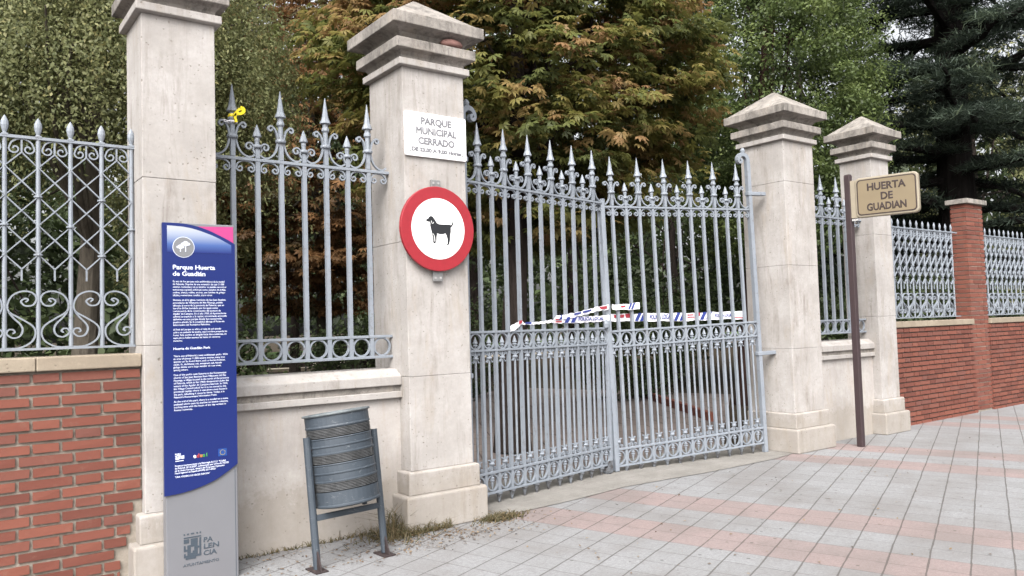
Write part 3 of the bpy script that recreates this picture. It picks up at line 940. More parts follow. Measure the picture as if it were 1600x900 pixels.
para = [
 (1.954, .338, "Es uno de los parques más emblemáticos de la ciudad\nde Palencia. Dispone de una extensión de casi 11.000\nmetros cuadrados y en su interior se pueden encontrar\nnumerosas especies arbóreas como castaños de Indias,\ncedros, abetos, robles, encinas, una hembra de ginkgo\nbiloba y numerosos rosales, entre otros."),
 (1.834, .338, "Destaca en él la iglesia románica de San Juan Bautista\nprocedente de Villanueva del Río Pisuerga, pueblo\nubicado al norte de la provincia de Palencia, que en\nlos años 60 fue inundado por las aguas como\nconsecuencia de la construcción del pantano de\nAguilar de Campoo. En el año 1950, el Ayuntamiento\nsolicitó su traslado a la capital, encontrando acomodo\ndefinitivo en este parque donde fue reconstruida\npiedra a piedra. En la actualidad alberga el Punto de\nInformación del Románico Palentino."),
 (1.644, .338, "Al final del parque se ubica el reloj de sol situado\nsobre un pedestal de piedra, cuyo nombre proyecta las\nhoras. Esta sombra es dirigida hacia doce columnas, en\ncuyo pie se hallan escritas las horas en números\nromanos."),
 (1.474, .340, "This is one of Palencia's most emblematic parks. With\nan area of almost 11,000 square metres, many tree\nspecies can be found there, such as horse chestnut,\ncedar, fir, deciduous oak, evergreen oak, female\nginkgo biloba and a large number of rose trees,\namong others."),
 (1.354, .347, "One of the park's main features is the Romanesque\nchurch of San Juan Bautista from Villanueva del Río\nPisuerga, a village located in the north of the province\nof Palencia, which in the 1960s disappeared under the\nwaters of the Aguilar de Campoo reservoir. In 1950,\nthe Village Council asked for it to be moved to the\nprovincial capital, where it was given a new home in\nthe park, rebuilding it stone by stone. Today, it is\nPalencia's Romanesque Information Point."),
 (1.184, .340, "At the end of the park, there is a sundial on a stone\npedestal which casts its shadow on twelve columns,\nmarking time with the hours of the day written in\nRoman numerals."),
]
for z, w, s in para:
    text("paragraph", s, (ox + .062, FY, z - .010), .0165, W, tot, align='LEFT', bold=.0002, line=1.08, width=w)
text("subtitle", "Huerta de Guadián Park", (ox + .061, FY, 1.510), .022, W, tot, align='LEFT', bold=.0006, width=.230)
text("small_print", "Proyecto perteneciente a la Estrategia D.U.S.I. \"Ciudad\nde Palencia 2014-2020\", cofinanciado por el Fondo FEDER\nde la Unión Europea, dentro del Programa Operativo\nPlurirregional de España (POPE) 2014-2020", (ox + .064, FY, .768), .0145, W, tot, align='LEFT', bold=.0004, line=1.05, width=.338)
text("slogan", "\"UNA MANERA DE HACER EUROPA\"", (ox + .064, FY, .698), .0145, W, tot, align='LEFT', bold=.0004, width=.215)


def town_logo(b, x0, x1, z0, z1, y0, y1):
    """castle-like block emblem drawn as a grid"""
    rows = ["111.1111.1", "111.1111.1", "....1111.1", "1.111111.1", "1.11..1111", "1111..11.1", "..11.111.1", "1.111111.1", "1111111111", ".111111..."]
    w = (x1 - x0) / 10; h = (z1 - z0) / 10
    for j, rr in enumerate(rows):
        k = 0
        while k < 10:
            if rr[k] == '1':
                e = k
                while e < 10 and rr[e] == '1': e += 1
                b.box(x0 + k * w, x0 + e * w, y0, y1, z1 - (j + 1) * h + .0002, z1 - j * h)
                k = e
            k += 1


b = MB()
town_logo(b, ox + .116, ox + .222, .172, .300, oy + .0095, oy + .0118)
b.box(ox + .116, ox + .222, oy + .0095, oy + .0118, .306, .313)
for k, w in enumerate((.008, .010, .020, .010, .008)):
    cx = ox + (.120, .142, .170, .198, .218)[k]
    b.box(cx - w / 2, cx + w / 2, oy + .0095, oy + .0118, .327, .336)
b.build("town_emblem", M['totem_logo'], tot)
GY = oy + .0112
for s, z, w in (("PA", .264, .058), ("LEN", .222, .096), ("CIA", .180, .084)):
    text("town_lettering", s, (ox + .236, GY, z), .044, M['totem_logo'], tot, align='LEFT', bold=.0012, width=w)
text("town_lettering", "AYUNTAMIENTO", (ox + .112, GY, .128), .026, M['totem_logo'], tot, align='LEFT', bold=.0002, width=.222)
b = MB(); town_logo(b, ox + .066, ox + .100, .812, .852, FY - .0012, FY + .0003); b.box(ox + .103, ox + .121, FY - .0012, FY + .0003, .815, .836); b.box(ox + .068, ox + .118, FY - .0012, FY + .0003, .801, .806)
b.build("small_emblem", W, tot)
for k, (ch, m) in enumerate((("e", 'white'), ("d", 'logo_red'), ("u", 'logo_orange'), ("s", 'logo_green'), ("i", 'logo_green'))):
    text("partner_logo", ch, (ox + .178 + .020 * k, FY, .812), .034, M[m], tot, align='LEFT', bold=.0016)
b = MB(); b.prism([(ox + .334, .803), (ox + .389, .803), (ox + .389, .852), (ox + .334, .852)], FY - .0010, FY + .0003); b.build("europe_flag", M['eu_blue'], tot)
b = MB()
for k in range(12):
    a = 2 * PI * k / 12; cx, cz = ox + .3615 + .016 * cos(a), .8275 + .016 * sin(a)
    b.prism([(cx + .0026 * cos(q), cz + .0026 * sin(q)) for q in [2 * PI * j / 5 for j in range(5)]], FY - .0020, FY - .0011)
b.build("flag_stars", M['eu_yellow'], tot)

# ------------------------------------------------------------------ litter bin
bn = thing("litter_bin", "tilting blue-grey slatted metal litter bin on two legs before the cream wall", "litter bin", (-1.032, -.455, 0), math.radians(4))
LEAN = math.radians(7.0)
def lean(y, z): return (y * cos(LEAN) + z * sin(LEAN), -y * sin(LEAN) + z * cos(LEAN))
def leanmb(b, roll=.012):
    b.v = [(x - (z - .55) * roll, y, z + x * roll) for x, y, z in b.v]
    b.v = [(x, *lean(y, z)) for x, y, z in b.v]; return b
b = MB()
R0 = .222
prof = [(.19, .405), (R0 - .012, .408), (R0, .425), (R0 + .004, .435), (R0, .445), (R0, .505)]
def shell(z0, z1, groove=True):
    p = [(R0, z0), (R0 + .005, z0 + .004), (R0 + .005, z0 + .012), (R0, z0 + .016)]
    m = (z0 + z1) / 2
    p += [(R0, m - .008), (R0 + .005, m - .003), (R0 + .005, m + .003), (R0, m + .008), (R0, z1 - .012), (R0 + .004, z1 - .006), (R0, z1)]
    return p
b.lathe([(.02, .402), (.19, .402), (R0 - .004, .408), (R0 + .006, .414), (R0 + .006, .424), (R0, .43), (R0, .515)], 40, cap=True)
b.lathe(shell(.575, .70), 40, cap=False); b.lathe(shell(.76, .875), 40, cap=False); b.lathe([(R0, .94), (R0 + .004, .95), (R0, .96), (R0, 1.03)], 40, cap=False)
b.f.pop(7 * 0 + len(b.f) - 1) if False else None
leanmb(b, .062).build("drum", M['bin'], bn, smooth=False)
b = MB()
for z0 in (.515, .70, .875):
    for k in range(6):
        zz = z0 + .006 + k * .0098
        b.lathe([(R0 - .002, zz), (R0 + .002, zz + .0012), (R0 + .002, zz + .0050), (R0 - .002, zz + .0062)], 40, cap=False)
leanmb(b, .062).build("slatted_band", M['bin_slats'], bn)
b = MB(); b.lathe([(R0 - .014, .41), (R0 - .014, 1.02)], 32, cap=False); leanmb(b, .062).build("shade_backing", M['bin_shade'], bn)  # near-black backing added as the shade seen between the slats
b = MB(); b.lathe([(R0 - .005, 1.026), (R0 + .010, 1.026), (R0 + .014, 1.033), (R0 + .010, 1.042), (R0 - .006, 1.042), (R0 - .008, 1.034), (R0 - .005, 1.026)], 40, cap=False); leanmb(b, .062).build("rim", M['bin_rim'], bn)
for s in (-1, 1):
    b = MB(); b.tube([(s * .262, 0, .012), (s * .262, 0, .885)], .0255, 12); leanmb(b).build("leg", M['bin'], bn, smooth=False)
    b = MB(); b.box(s * .262 - .045, s * .262 + .045, -.085, .075, 0.001, .010)
    b.add([(s * .262 - .006, -.075, .010), (s * .262 + .006, -.075, .010), (s * .262 + .006, -.018, .010), (s * .262 - .006, -.018, .010), (s * .262 - .006, -.018, .13), (s * .262 + .006, -.018, .13)], [(0, 1, 5, 4), (0, 4, 3), (1, 2, 5), (2, 3, 4, 5)])
    b.build("foot_plate", M['rust_foot'], bn)
    b = MB(); b.tube([(s * .215, 0, .80), (s * .262, 0, .80)], .014, 8); leanmb(b).build("pivot", M['rust_foot'], bn)
b = MB(); b.box(-.245, .245, -.012, .012, .322, .362); leanmb(b).build("cross_bar", M['bin'], bn, bevel=.004)
b = MB(); b.box(.165, .19, .06, .09, .36, .405); leanmb(b).build("lock_stop", M['bin'], bn)

# ------------------------------------------------------------------ street sign on the brown pole
sp = thing("street_sign", "brown square pole carrying a tan HUERTA DE GUADIAN name board", "street sign", (5.795, -.255, 0))
b = MB(); b.box(-.036, .036, -.036, .036, 0, 3.335); b.build("pole", M['pole_brown'], sp, bevel=.006)
b = MB(); b.box(-.03, .03, -.03, .03, 3.335, 3.345); b.build("pole_cap", M['pole_brown'], sp)
SA = math.radians(-76)
def rrect(w, h, r, n=6, cx=0, cz=0):
    out = []
    for qx, qz, a0 in ((w / 2 - r, h / 2 - r, 0), (-w / 2 + r, h / 2 - r, PI / 2), (-w / 2 + r, -h / 2 + r, PI), (w / 2 - r, -h / 2 + r, 1.5 * PI)):
        for k in range(n + 1):
            a = a0 + PI / 2 * k / n
            out.append((cx + qx + r * cos(a), cz + qz + r * sin(a)))
    return out
bd = bpy.data.objects.new("name_board", None)
def board_mesh(poly, y0, y1, name, mat, par, bevel=0, rot=SA, loc=(0, 0, 0)):
    b = MB(); b.prism(poly, y0, y1); o = b.build(name, mat, par, loc, bevel=bevel); o.rotation_euler = (0, 0, rot); return o
bl = (0.012, -.048, 3.035)
# board: local x runs from the pole outwards, local -y is the face the photo shows
cxb, wb, hb = .394, .715, .487
bo = board_mesh(rrect(wb, hb, .055, 6, cxb, 0), -.045, .035, "name_board", M['tan_edge'], sp, .014, SA, bl)
b = MB(); b.box(-.02, .06, -.036, .03, -.240, .225); b.build("mounting_bracket", M['tan_edge'], bo, bevel=.004)
b = MB(); b.prism(rrect(.668, .437, .045, 6, cxb, 0), -.0475, -.0451); b.build("border", M['brown_text'], bo)
b = MB(); b.prism(rrect(.640, .409, .036, 6, cxb, 0), -.0495, -.0476); b.build("face", M['tan'], bo)
for s, z, w in (("HUERTA", .078, .435), ("DE", -.045, .137), ("GUADIAN", -.168, .445)):
    text("lettering", s, (cxb + (.0 if s != "DE" else .005), -.0500, z), .122, M['brown_text'], bo, bold=.0046, width=w)
b = MB(); b.box(-.01, .06, -.05, -.02, -.275, -.252); b.build("clamp", M['white_edge'], bo)

# ------------------------------------------------------------------ signs on the thick pillar
ws = thing("opening_hours_sign", "white enamel sign reading PARQUE MUNICIPAL CERRADO with closing hours", "sign", (0.002, -.012, 3.19))
b = MB(); b.prism(rrect(.588, .366, .012, 4), -.012, .008); b.build("plate", M['white'], ws, bevel=.003)
b = MB()
for x0, x1, z0, z1 in ((-.272, .272, .158, .161), (-.272, .272, -.161, -.158), (-.272, -.269, -.1579, .1579), (.269, .272, -.1579, .1579)):
    b.box(x0, x1, -.0135, -.0121, z0, z1)
b.build("border_line", M['letter_grey'], ws)
for s, z, w, sz in (("PARQUE", .089, .295, .078), ("MUNICIPAL", .006, .392, .078), ("CERRADO", -.077, .352, .078), ("DE 23.00 A 9.00 Horas", -.140, .478, .044)):
    text("lettering", s, (.0, -.0128, z), sz, M['letter_grey'], ws, bold=.0038 if sz > .05 else .0030, width=w)
b = MB()
for x in (-.25, .25):
    for z in (-.142, .138):
        b.prism([(x + .005 * cos(a), z + .005 * sin(a)) for a in [2 * PI * k / 8 for k in range(8)]], -.016, -.0121)
b.build("screws", M['black'], ws)

ds = thing("no_dogs_sign", "round red-rimmed white sign with a black dog, on the thick pillar", "prohibition sign", (-.025, -.045, 2.413))
def disc(r, y0, y1, n=56): return [(r * cos(2 * PI * k / n), r * sin(2 * PI * k / n)) for k in range(n)]
b = MB(); b.prism(disc(.350, 0, 0), -.018, .012); b.build("red_rim", M['red'], ds, bevel=.006)
b = MB(); b.prism(disc(.252, 0, 0), -.0205, -.0181); b.build("white_disc", M['white'], ds)
DPX = [(238, 393), (243, 383), (257, 378), (262, 366), (275, 358), (291, 361), (304, 378), (315, 396), (328, 417), (347, 426), (390, 428), (430, 429), (446, 434), (455, 420), (462, 397), (468, 400), (464, 425), (454, 443), (442, 454), (442, 490), (435, 520), (433, 555), (426, 590), (410, 599), (404, 593), (414, 582), (412, 545), (405, 518), (396, 500), (378, 507), (350, 507), (327, 499), (322, 525), (319, 562), (308, 583), (293, 580), (297, 570), (303, 562), (302, 530), (299, 518), (298, 545), (297, 568), (288, 571), (290, 560), (288, 520), (283, 490), (277, 465), (271, 435), (272, 415), (268, 405), (256, 404), (244, 402)]
def dpt(X, Y): return (-.14 + (X - 240) * .001147 + .025, 2.48 - (Y - 390) * .001007 + (X - 240) * 5.9e-5 - 2.413)
b = MB(); b.prism([dpt(*q) for q in DPX], -.0222, -.0206); b.build("dog_silhouette", M['black'], ds)
b = MB(); b.sweep(smooth_path([dpt(*q) for q in [(281, 396), (284, 414), (293, 419), (300, 408)]], 3), .0035, .0008, cy=-.0228); b.build("dog_ear", M['white'], ds)
b = MB(); b.sweep(smooth_path([dpt(*q) for q in [(290, 500), (300, 515), (306, 540), (308, 565)]], 3), .004, .0008, cy=-.0228); b.build("dog_leg_line", M['white'], ds)
for z in (.362, -.385):
    b = MB(); b.box(-.045, .045, .006, .026, z - .045, z + .045); b.build("bracket", M['galv'], ds, bevel=.003)
    b = MB()
    for x in (-.024, .024):
        b.prism([(x + .010 * cos(a), z + (.018 if z > 0 else -.018) + .010 * sin(a)) for a in [2 * PI * k / 8 for k in range(8)]], .002, .0058)
    b.build("bolts", M['white_edge'], ds)

# clay lump on the ledge of the thick pillar
b = MB(); b.lathe([(.01, 0), (.085, .005), (.105, .028), (.092, .052), (.055, .068), (.01, .072)], 14)
b.v = [(x * 1.05, y * .55, z) for x, y, z in b.v]
tag(b.build("clay_lump", M['clay'], None, (.16, -.045, 3.958), smooth=True), "rounded reddish clay lump tucked under the capstone of the thick pillar", "stone")

# yellow ribbon knotted to the first spear
yr = thing("yellow_ribbon", "bright yellow ribbon tied round a spear beside the slim left pillar", "ribbon", (-1.58, .28, 3.235))
yr.scale = (.8, .8, .8)
b = MB(); b.lathe([(.034, -.05), (.040, -.02), (.033, .0)], 8, cap=False); b.sweep(smooth_path([(.0, -.03), (.03, .02), (.062, .045), (.085, .03), (.07, .005), (.03, -.005), (.01, -.03), (.02, -.085)], 4), .022, .03, cy=-.045)
b.sweep(smooth_path([(.02, -.005), (.06, -.002), (.09, .02), (.088, .05), (.06, .06)], 4), .024, .012, cy=-.056)
b.build("bow", M['yellow'], yr)
b = MB(); b.lathe([(.046, -.085), (.050, -.075), (.047, -.065)], 10, cap=False); b.sweep(smooth_path([(-.05, -.08), (-.09, -.07), (-.075, -.09), (-.03, -.07)], 3), .006, .012, cy=-.04); b.build("white_string", M['tape'], yr)

# ------------------------------------------------------------------ police tape
tp = thing("barrier_tape", "white, blue and red plastic barrier tape tied across both gate leaves", "barrier tape", (2.5, .58, 1.6))
AL, AR = math.atan2(.41, 2.15), math.atan2(.36, -2.26)
def PL(s, z, off=-.03):
    return Vector((.35 + s * cos(AL) - off * -sin(AL) * 1, .25 + s * sin(AL) + off * cos(AL), z))
def PR(s, z, off=-.03):
    return Vector((4.76 + s * cos(AR) - sin(AR) * -off * 0, .30 + s * sin(AR) + off, z))
O_ = Vector((2.5, .58, 1.6))
def ribbon(path, width, name, mat, crumple=.004):
    """vertical strip through the given centres"""
    b = MB(); vs = []
    n = len(path)
    for i, p in enumerate(path):
        w = width[i]; q = p - O_
        c = random.uniform(-crumple, crumple)
        vs += [(q.x, q.y + c, q.z - w / 2), (q.x, q.y - c * .6, q.z), (q.x, q.y + random.uniform(-crumple, crumple), q.z + w / 2)]
    b.add(vs, [f for i in range(n - 1) for f in ((3 * i, 3 * i + 3, 3 * i + 4, 3 * i + 1), (3 * i + 1, 3 * i + 4, 3 * i + 5, 3 * i + 2))])
    o = b.build(name, mat, tp)
    m = o.modifiers.new("thick", 'SOLIDIFY'); m.thickness = .0008
    return o
KR = [(.255, 1.640, .100), (.45, 1.650, .092), (.8, 1.650, .088), (1.21, 1.647, .092), (1.6, 1.654, .092), (2.0, 1.656, .084), (2.25, 1.656, .076)]
KL = [(1.283, 1.640, .056), (1.6, 1.645, .060), (1.9, 1.650, .062), (2.18, 1.652, .064)]
def keyed(K, s_):
    a = np.array(K); return float(np.interp(s_, a[:, 0], a[:, 1])), float(np.interp(s_, a[:, 0], a[:, 2]))
def strip(K, Pf, s0, s1, n=40, name="tape_strip", mat=None, off=-.03):
    P = []; W = []
    for k in range(n + 1):
        s_ = s0 + (s1 - s0) * k / n; z, w = keyed(K, s_)
        z += -.006 * sin(PI * k / n) + .0035 * sin(k * 1.3) ; P.append(Pf(s_, z, off + .006 * sin(k * .9))); W.append(w * (1 + .05 * sin(k * .7)))
    return ribbon(P, W, name, mat or M['tape'])
strip(KR, PR, .255, 2.25, off=.034); strip(KL, PL, 1.283, 2.20)
def deco(K, Pf, s0, s1, f0, f1, mat, name, slant=0.0, off=-.042):
    """a printed mark: s range, height fractions, slant in metres over the full width"""
    if Pf is PR and K is KR: off = .026
    b = MB(); vs = []; n = max(1, int(abs(s1 - s0) / .04))
    for k in range(n + 1):
        for f in (f0, f1):
            s_ = s0 + (s1 - s0) * k / n + slant * f
            z, w = keyed(K, s_); q = Pf(s_, z + f * w, off) - O_
            vs.append(tuple(q))
    b.add(vs, [(2 * k, 2 * k + 2, 2 * k + 3, 2 * k + 1) for k in range(n)])
    o = b.build(name, mat, tp); m = o.modifiers.new("thick", 'SOLIDIFY'); m.thickness = .0006
def rpx(x): return float(np.interp(x, [680, 1110, 1485], [2.2, 1.21, .252]))
def lpx(x): return float(np.interp(x, [320, 640], [1.285, 2.188]))
BLU, RED = M['tape_blue'], M['tape_red']
for a, c in ((822, 842), (852, 870), (1058, 1078), (1092, 1110), (1212, 1232), (1246, 1264)):
    deco(KR, PR, rpx(a), rpx(c), -.5, .5, BLU, "blue_stripe", -.055)
for a, c in ((380, 402), (416, 438)):
    deco(KL, PL, lpx(a), lpx(c), -.5, .5, BLU, "blue_stripe", .05)
deco(KR, PR, rpx(692), rpx(750), -.02, .38, RED, "red_print"); deco(KR, PR, rpx(760), rpx(796), -.05, .46, RED, "red_emblem", .02)
deco(KR, PR, rpx(1130), rpx(1165), .12, .26, RED, "red_print"); deco(KR, PR, rpx(1130), rpx(1170), -.18, -.06, RED, "red_print")
deco(KR, PR, rpx(1178), rpx(1204), .02, .44, RED, "red_emblem"); deco(KR, PR, rpx(1408), rpx(1470), -.34, -.24, RED, "red_print")
deco(KL, PL, lpx(322), lpx(358), .05, .30, RED, "red_print"); deco(KL, PL, lpx(322), lpx(358), -.35, -.15, RED, "red_print")
def tape_text(body, K, Pf, s0, s1, size, mat):
    z, w = keyed(K, (s0 + s1) / 2)
    of_ = .022 if K is KR else -.045
    p0, p1 = Pf(s0, z, of_), Pf(s1, z, of_)
    d = p1 - p0; mid = (p0 + p1) / 2 - O_
    text("tape_lettering", body, (mid.x, mid.y, mid.z - size * .33), size, mat, tp, rot=(0, 0, math.atan2(d.y, d.x)), bold=.0016, width=d.length)
tape_text("POLICIA LOCAL", KR, PR, rpx(898), rpx(1032), .074, BLU)
tape_text("POLICIA LOCAL", KL, PL, lpx(452), lpx(606), .052, BLU)
tape_text("POLICIA LOCAL", KR, PR, rpx(1288), rpx(1392), .050, BLU)
# second strand lifted between the leaves, then the twisted end and its knot
K2 = [(1.29, 1.660, .044), (1.6, 1.697, .046), (2.0, 1.756, .046), (2.18, 1.770, .052)]
K2R = [(1.885, 1.778, .072), (2.05, 1.774, .064), (2.25, 1.770, .054)]
strip(K2, PL, 1.29, 2.19, off=-.042); strip(K2R, PR, 1.885, 2.25, n=10, off=-.042)
deco(K2, PL, 2.02, 2.16, -.3, .3, RED, "red_print", 0, -.047); deco(K2R, PR, 2.14, 2.08, -.15, .2, RED, "red_print", 0, -.049)
for a in (1.99, 2.03): deco(K2R, PR, a, a - .024, -.5, .5, BLU, "blue_stripe", -.035, -.049)
deco(K2, PL, 1.36, 1.42, -.5, .5, BLU, "blue_stripe", .04, -.047); deco(K2, PL, 1.55, 1.88, -.2, .25, BLU, "blue_print", 0, -.047)
K3 = [(.64, 1.570, .05), (.72, 1.598, .06), (.79, 1.632, .042), (.83, 1.622, .014), (.95, 1.622, .022), (1.1, 1.628, .020), (1.283, 1.638, .030)]
strip(K3, PL, .64, 1.283, n=44)
deco(K3, PL, .755, .80, -.1, .6, RED, "red_print"); deco(K3, PL, .84, .93, -.5, .5, BLU, "blue_stripe")

# ------------------------------------------------------------------ vegetation builders
def np_mesh(name, V, Fc, tint, mat):
    me = bpy.data.meshes.new(name)
    nf, k = Fc.shape
    me.vertices.add(len(V)); me.vertices.foreach_set('co', V.astype(np.float32).ravel())
    me.loops.add(nf * k); me.loops.foreach_set('vertex_index', Fc.astype(np.int32).ravel())
    me.polygons.add(nf); me.polygons.foreach_set('loop_start', np.arange(0, nf * k, k, dtype=np.int32))
    a = me.attributes.new('tint', 'FLOAT', 'POINT'); a.data.foreach_set('value', tint.astype(np.float32))
    me.materials.append(mat); me.update(calc_edges=True)
    return me


def unit(a): return a / np.maximum(np.linalg.norm(a, axis=-1, keepdims=True), 1e-9)


LEAF1 = (np.array([[0, 0, 0], [-.26, .45, .05], [0, 1.0, -.06], [.26, .45, .05]]), np.array([[0, 3, 2, 1]]))
NEED = (np.array([[-.065, 0, 0], [.065, 0, 0], [.03, 1.0, -.05], [-.03, 1.0, -.05]]), np.array([[0, 1, 2, 3]]))
def palmate(n=6, droop=.35):
    V = []; Fq = []
    for i in range(n):
        a = math.radians(-100 + 200 * i / (n - 1))
        L = 1.0 - .35 * abs(a) / 1.75
        d = np.array([sin(a), cos(a)])
        s = np.array([cos(a), -sin(a)])
        b0 = len(V)
        for along_, wide, dz in ((0.04, 0, 0), (.60, -.15, -.10), (1.0, 0, -droop), (.60, .15, -.10)):
            q = d * along_ * L + s * wide
            V.append([q[0], q[1], dz * L])
        Fq.append([b0, b0 + 3, b0 + 2, b0 + 1])
    return np.array(V), np.array(Fq)
PALM = palmate()


def scatter(name, P, Nn, T, S, tint, tmpl, mat, parent=None):
    """one leaf per row: position, face normal, tip direction, size"""
    Nn = unit(Nn); T = unit(T - (T * Nn).sum(1, keepdims=True) * Nn); X = np.cross(T, Nn)
    tv, tf = tmpl
    k = len(tv); n = len(P)
    V = P[:, None, :] + S[:, None, None] * (tv[None, :, 0:1] * X[:, None, :] + tv[None, :, 1:2] * T[:, None, :] + tv[None, :, 2:3] * Nn[:, None, :])
    Fa = (tf[None] + (np.arange(n) * k)[:, None, None]).reshape(-1, tf.shape[1])
    me = np_mesh(name, V.reshape(-1, 3), Fa, np.repeat(np.clip(tint, 0, 1), k), mat)
    return inst(name, me, parent)


def rdir(n): return unit(rng.normal(size=(n, 3)))


def limb(b, p0, p1, r0, r1, bend=.12, n=6):
    p0 = Vector(p0); p1 = Vector(p1); L = (p1 - p0).length
    off = Vector(rng.normal(size=3)) * bend * L
    pts = []
    for i in range(n + 1):
        t_ = i / n
        pts.append(p0.lerp(p1, t_) + off * (4 * t_ * (1 - t_)) * .5)
    b.tube(pts, [r0 + (r1 - r0) * i / n for i in range(n + 1)], 7)
    return pts


def trunk_and_limbs(root, base, top, r, mat, targets, r_l=.35, up_frac=(.35, .95), tilt=0.0, name="trunk"):
    b = MB(); base = Vector(base); top = Vector(top)
    sp_ = []
    for i in range(9):
        t_ = i / 8
        p = base.lerp(top, t_) + Vector((sin(t_ * 4.1) * .06, cos(t_ * 3.3) * .05, 0)) * (top - base).length * .12
        sp_.append(p)
    sp_[0] = base
    rr = [r * (1.25 if i == 0 else 1) * (1 - .72 * i / 8) for i in range(9)]
    b.tube(sp_, rr, 10)
    for tg in targets:
        t_ = rng.uniform(*up_frac); i = min(int(t_ * 8), 7)
        s0 = sp_[i].lerp(sp_[i + 1], t_ * 8 - i)
        limb(b, s0, tg, rr[i] * r_l, .012)
    o = b.build(name, mat, root)
    o.matrix_parent_inverse = root.matrix_world.inverted() if False else Matrix.Translation(-Vector(root.location))
    return o


def free_child(o, root):
    o.parent = root; o.matrix_parent_inverse = Matrix.Translation(-Vector(root.location)); return o


# --- chestnut close behind the gate: layered sprays of big palmate leaves, rusty tips
def spray_tree(name, label, base, ccen, crad, nspray, per, leaf, mat, rust, trunk_r, bark, droop=.55, spray_r=.5, cat="tree", shell=.45, zmin=None, tmpl=PALM, flat=.25, group=None, bias=None):
    root = thing(name, label, cat, base, 0, group)
    c = np.array(ccen); R = np.array(crad)
    d = rdir(nspray); rad = rng.uniform(shell, 1.0, nspray) ** .7
    C = c + d * R * rad[:, None]
    if bias is not None: C = bias(C)
    if zmin is not None: C[:, 2] = np.where(C[:, 2] < zmin, zmin + (zmin - C[:, 2]) * .4, C[:, 2])
    tg = [Vector(C[i]) for i in rng.choice(nspray, min(26, nspray), replace=False)]
    trunk_and_limbs(root, base, (ccen[0], ccen[1], ccen[2] + crad[2] * .5), trunk_r, bark, tg)
    out = unit((C - c) * np.array([1, 1, .3]))
    n = nspray * per
    ci = np.repeat(np.arange(nspray), per)
    sr = rng.uniform(.6, 1.25, nspray)[ci] * spray_r
    off = rdir(n) * (rng.random(n) ** .5 * sr)[:, None]
    off[:, 2] *= flat
    # sprays hang: further out is lower
    rr = np.linalg.norm(off[:, :2], axis=1)
    off[:, 2] -= droop * rr ** 1.5 * .6
    P = C[ci] + off
    T = unit(off * np.array([1, 1, .2]) + out[ci] * .25 + rng.normal(size=(n, 3)) * .35); T[:, 2] -= droop
    Nn = np.array([0, 0, 1.0]) + rng.normal(size=(n, 3)) * .38 + out[ci] * .35
    S = leaf * rng.uniform(.65, 1.25, n)
    tint = rust(C, P, off, ci, n)
    o = scatter("crown", P, Nn, T, S, tint, tmpl, mat)
    free_child(o, root)
    return root


def chest_rust(C, P, off, ci, n):
    m = len(C)
    sun_side = rng.random(m)
    base_ = np.where(rng.random(m) < .36, rng.uniform(.58, .92, m), rng.uniform(.18, .58, m))
    lo = np.clip((C[:, 2] - 2.6) / 3.5, 0, 1)
    base_ = base_ * (.85 + .25 * lo)
    rr = np.linalg.norm(off[:, :2], axis=1)
    return base_[ci] + .18 * rr / .5 - .08 + rng.normal(size=n) * .09


spray_tree("chestnut_tree", "horse chestnut with drooping green and rust-tipped leaves close behind the gate", (2.62, 2.62, -.02), (3.35, 3.15, 5.6), (3.1, 2.5, 3.1), 980, 34, .125, M['lf_chest'], chest_rust, .20, M['bark'], zmin=2.75, spray_r=.46)


def rust_rust(C, P, off, ci, n):
    m = len(C)
    z = C[:, 2]
    b_ = np.where(rng.random(m) < .22, rng.uniform(0, .2, m), rng.uniform(.35, .85, m))
    return b_[ci] + rng.normal(size=n) * .12


spray_tree("rusty_tree", "rust-brown autumn tree behind the spear-topped panel with the ribbon", (3.9, 11.6, -.02), (3.3, 10.6, 5.6), (2.7, 2.6, 4.2), 640, 20, .17, M['lf_rust'], rust_rust, .13, M['bark_pale'], zmin=2.1, spray_r=.55, flat=.18)


def rust_tall(C, P, off, ci, n):
    m = len(C)
    b_ = np.where(rng.random(m) < .5, rng.uniform(0, .3, m), rng.uniform(.3, .7, m))
    return b_[ci] + rng.normal(size=n) * .1


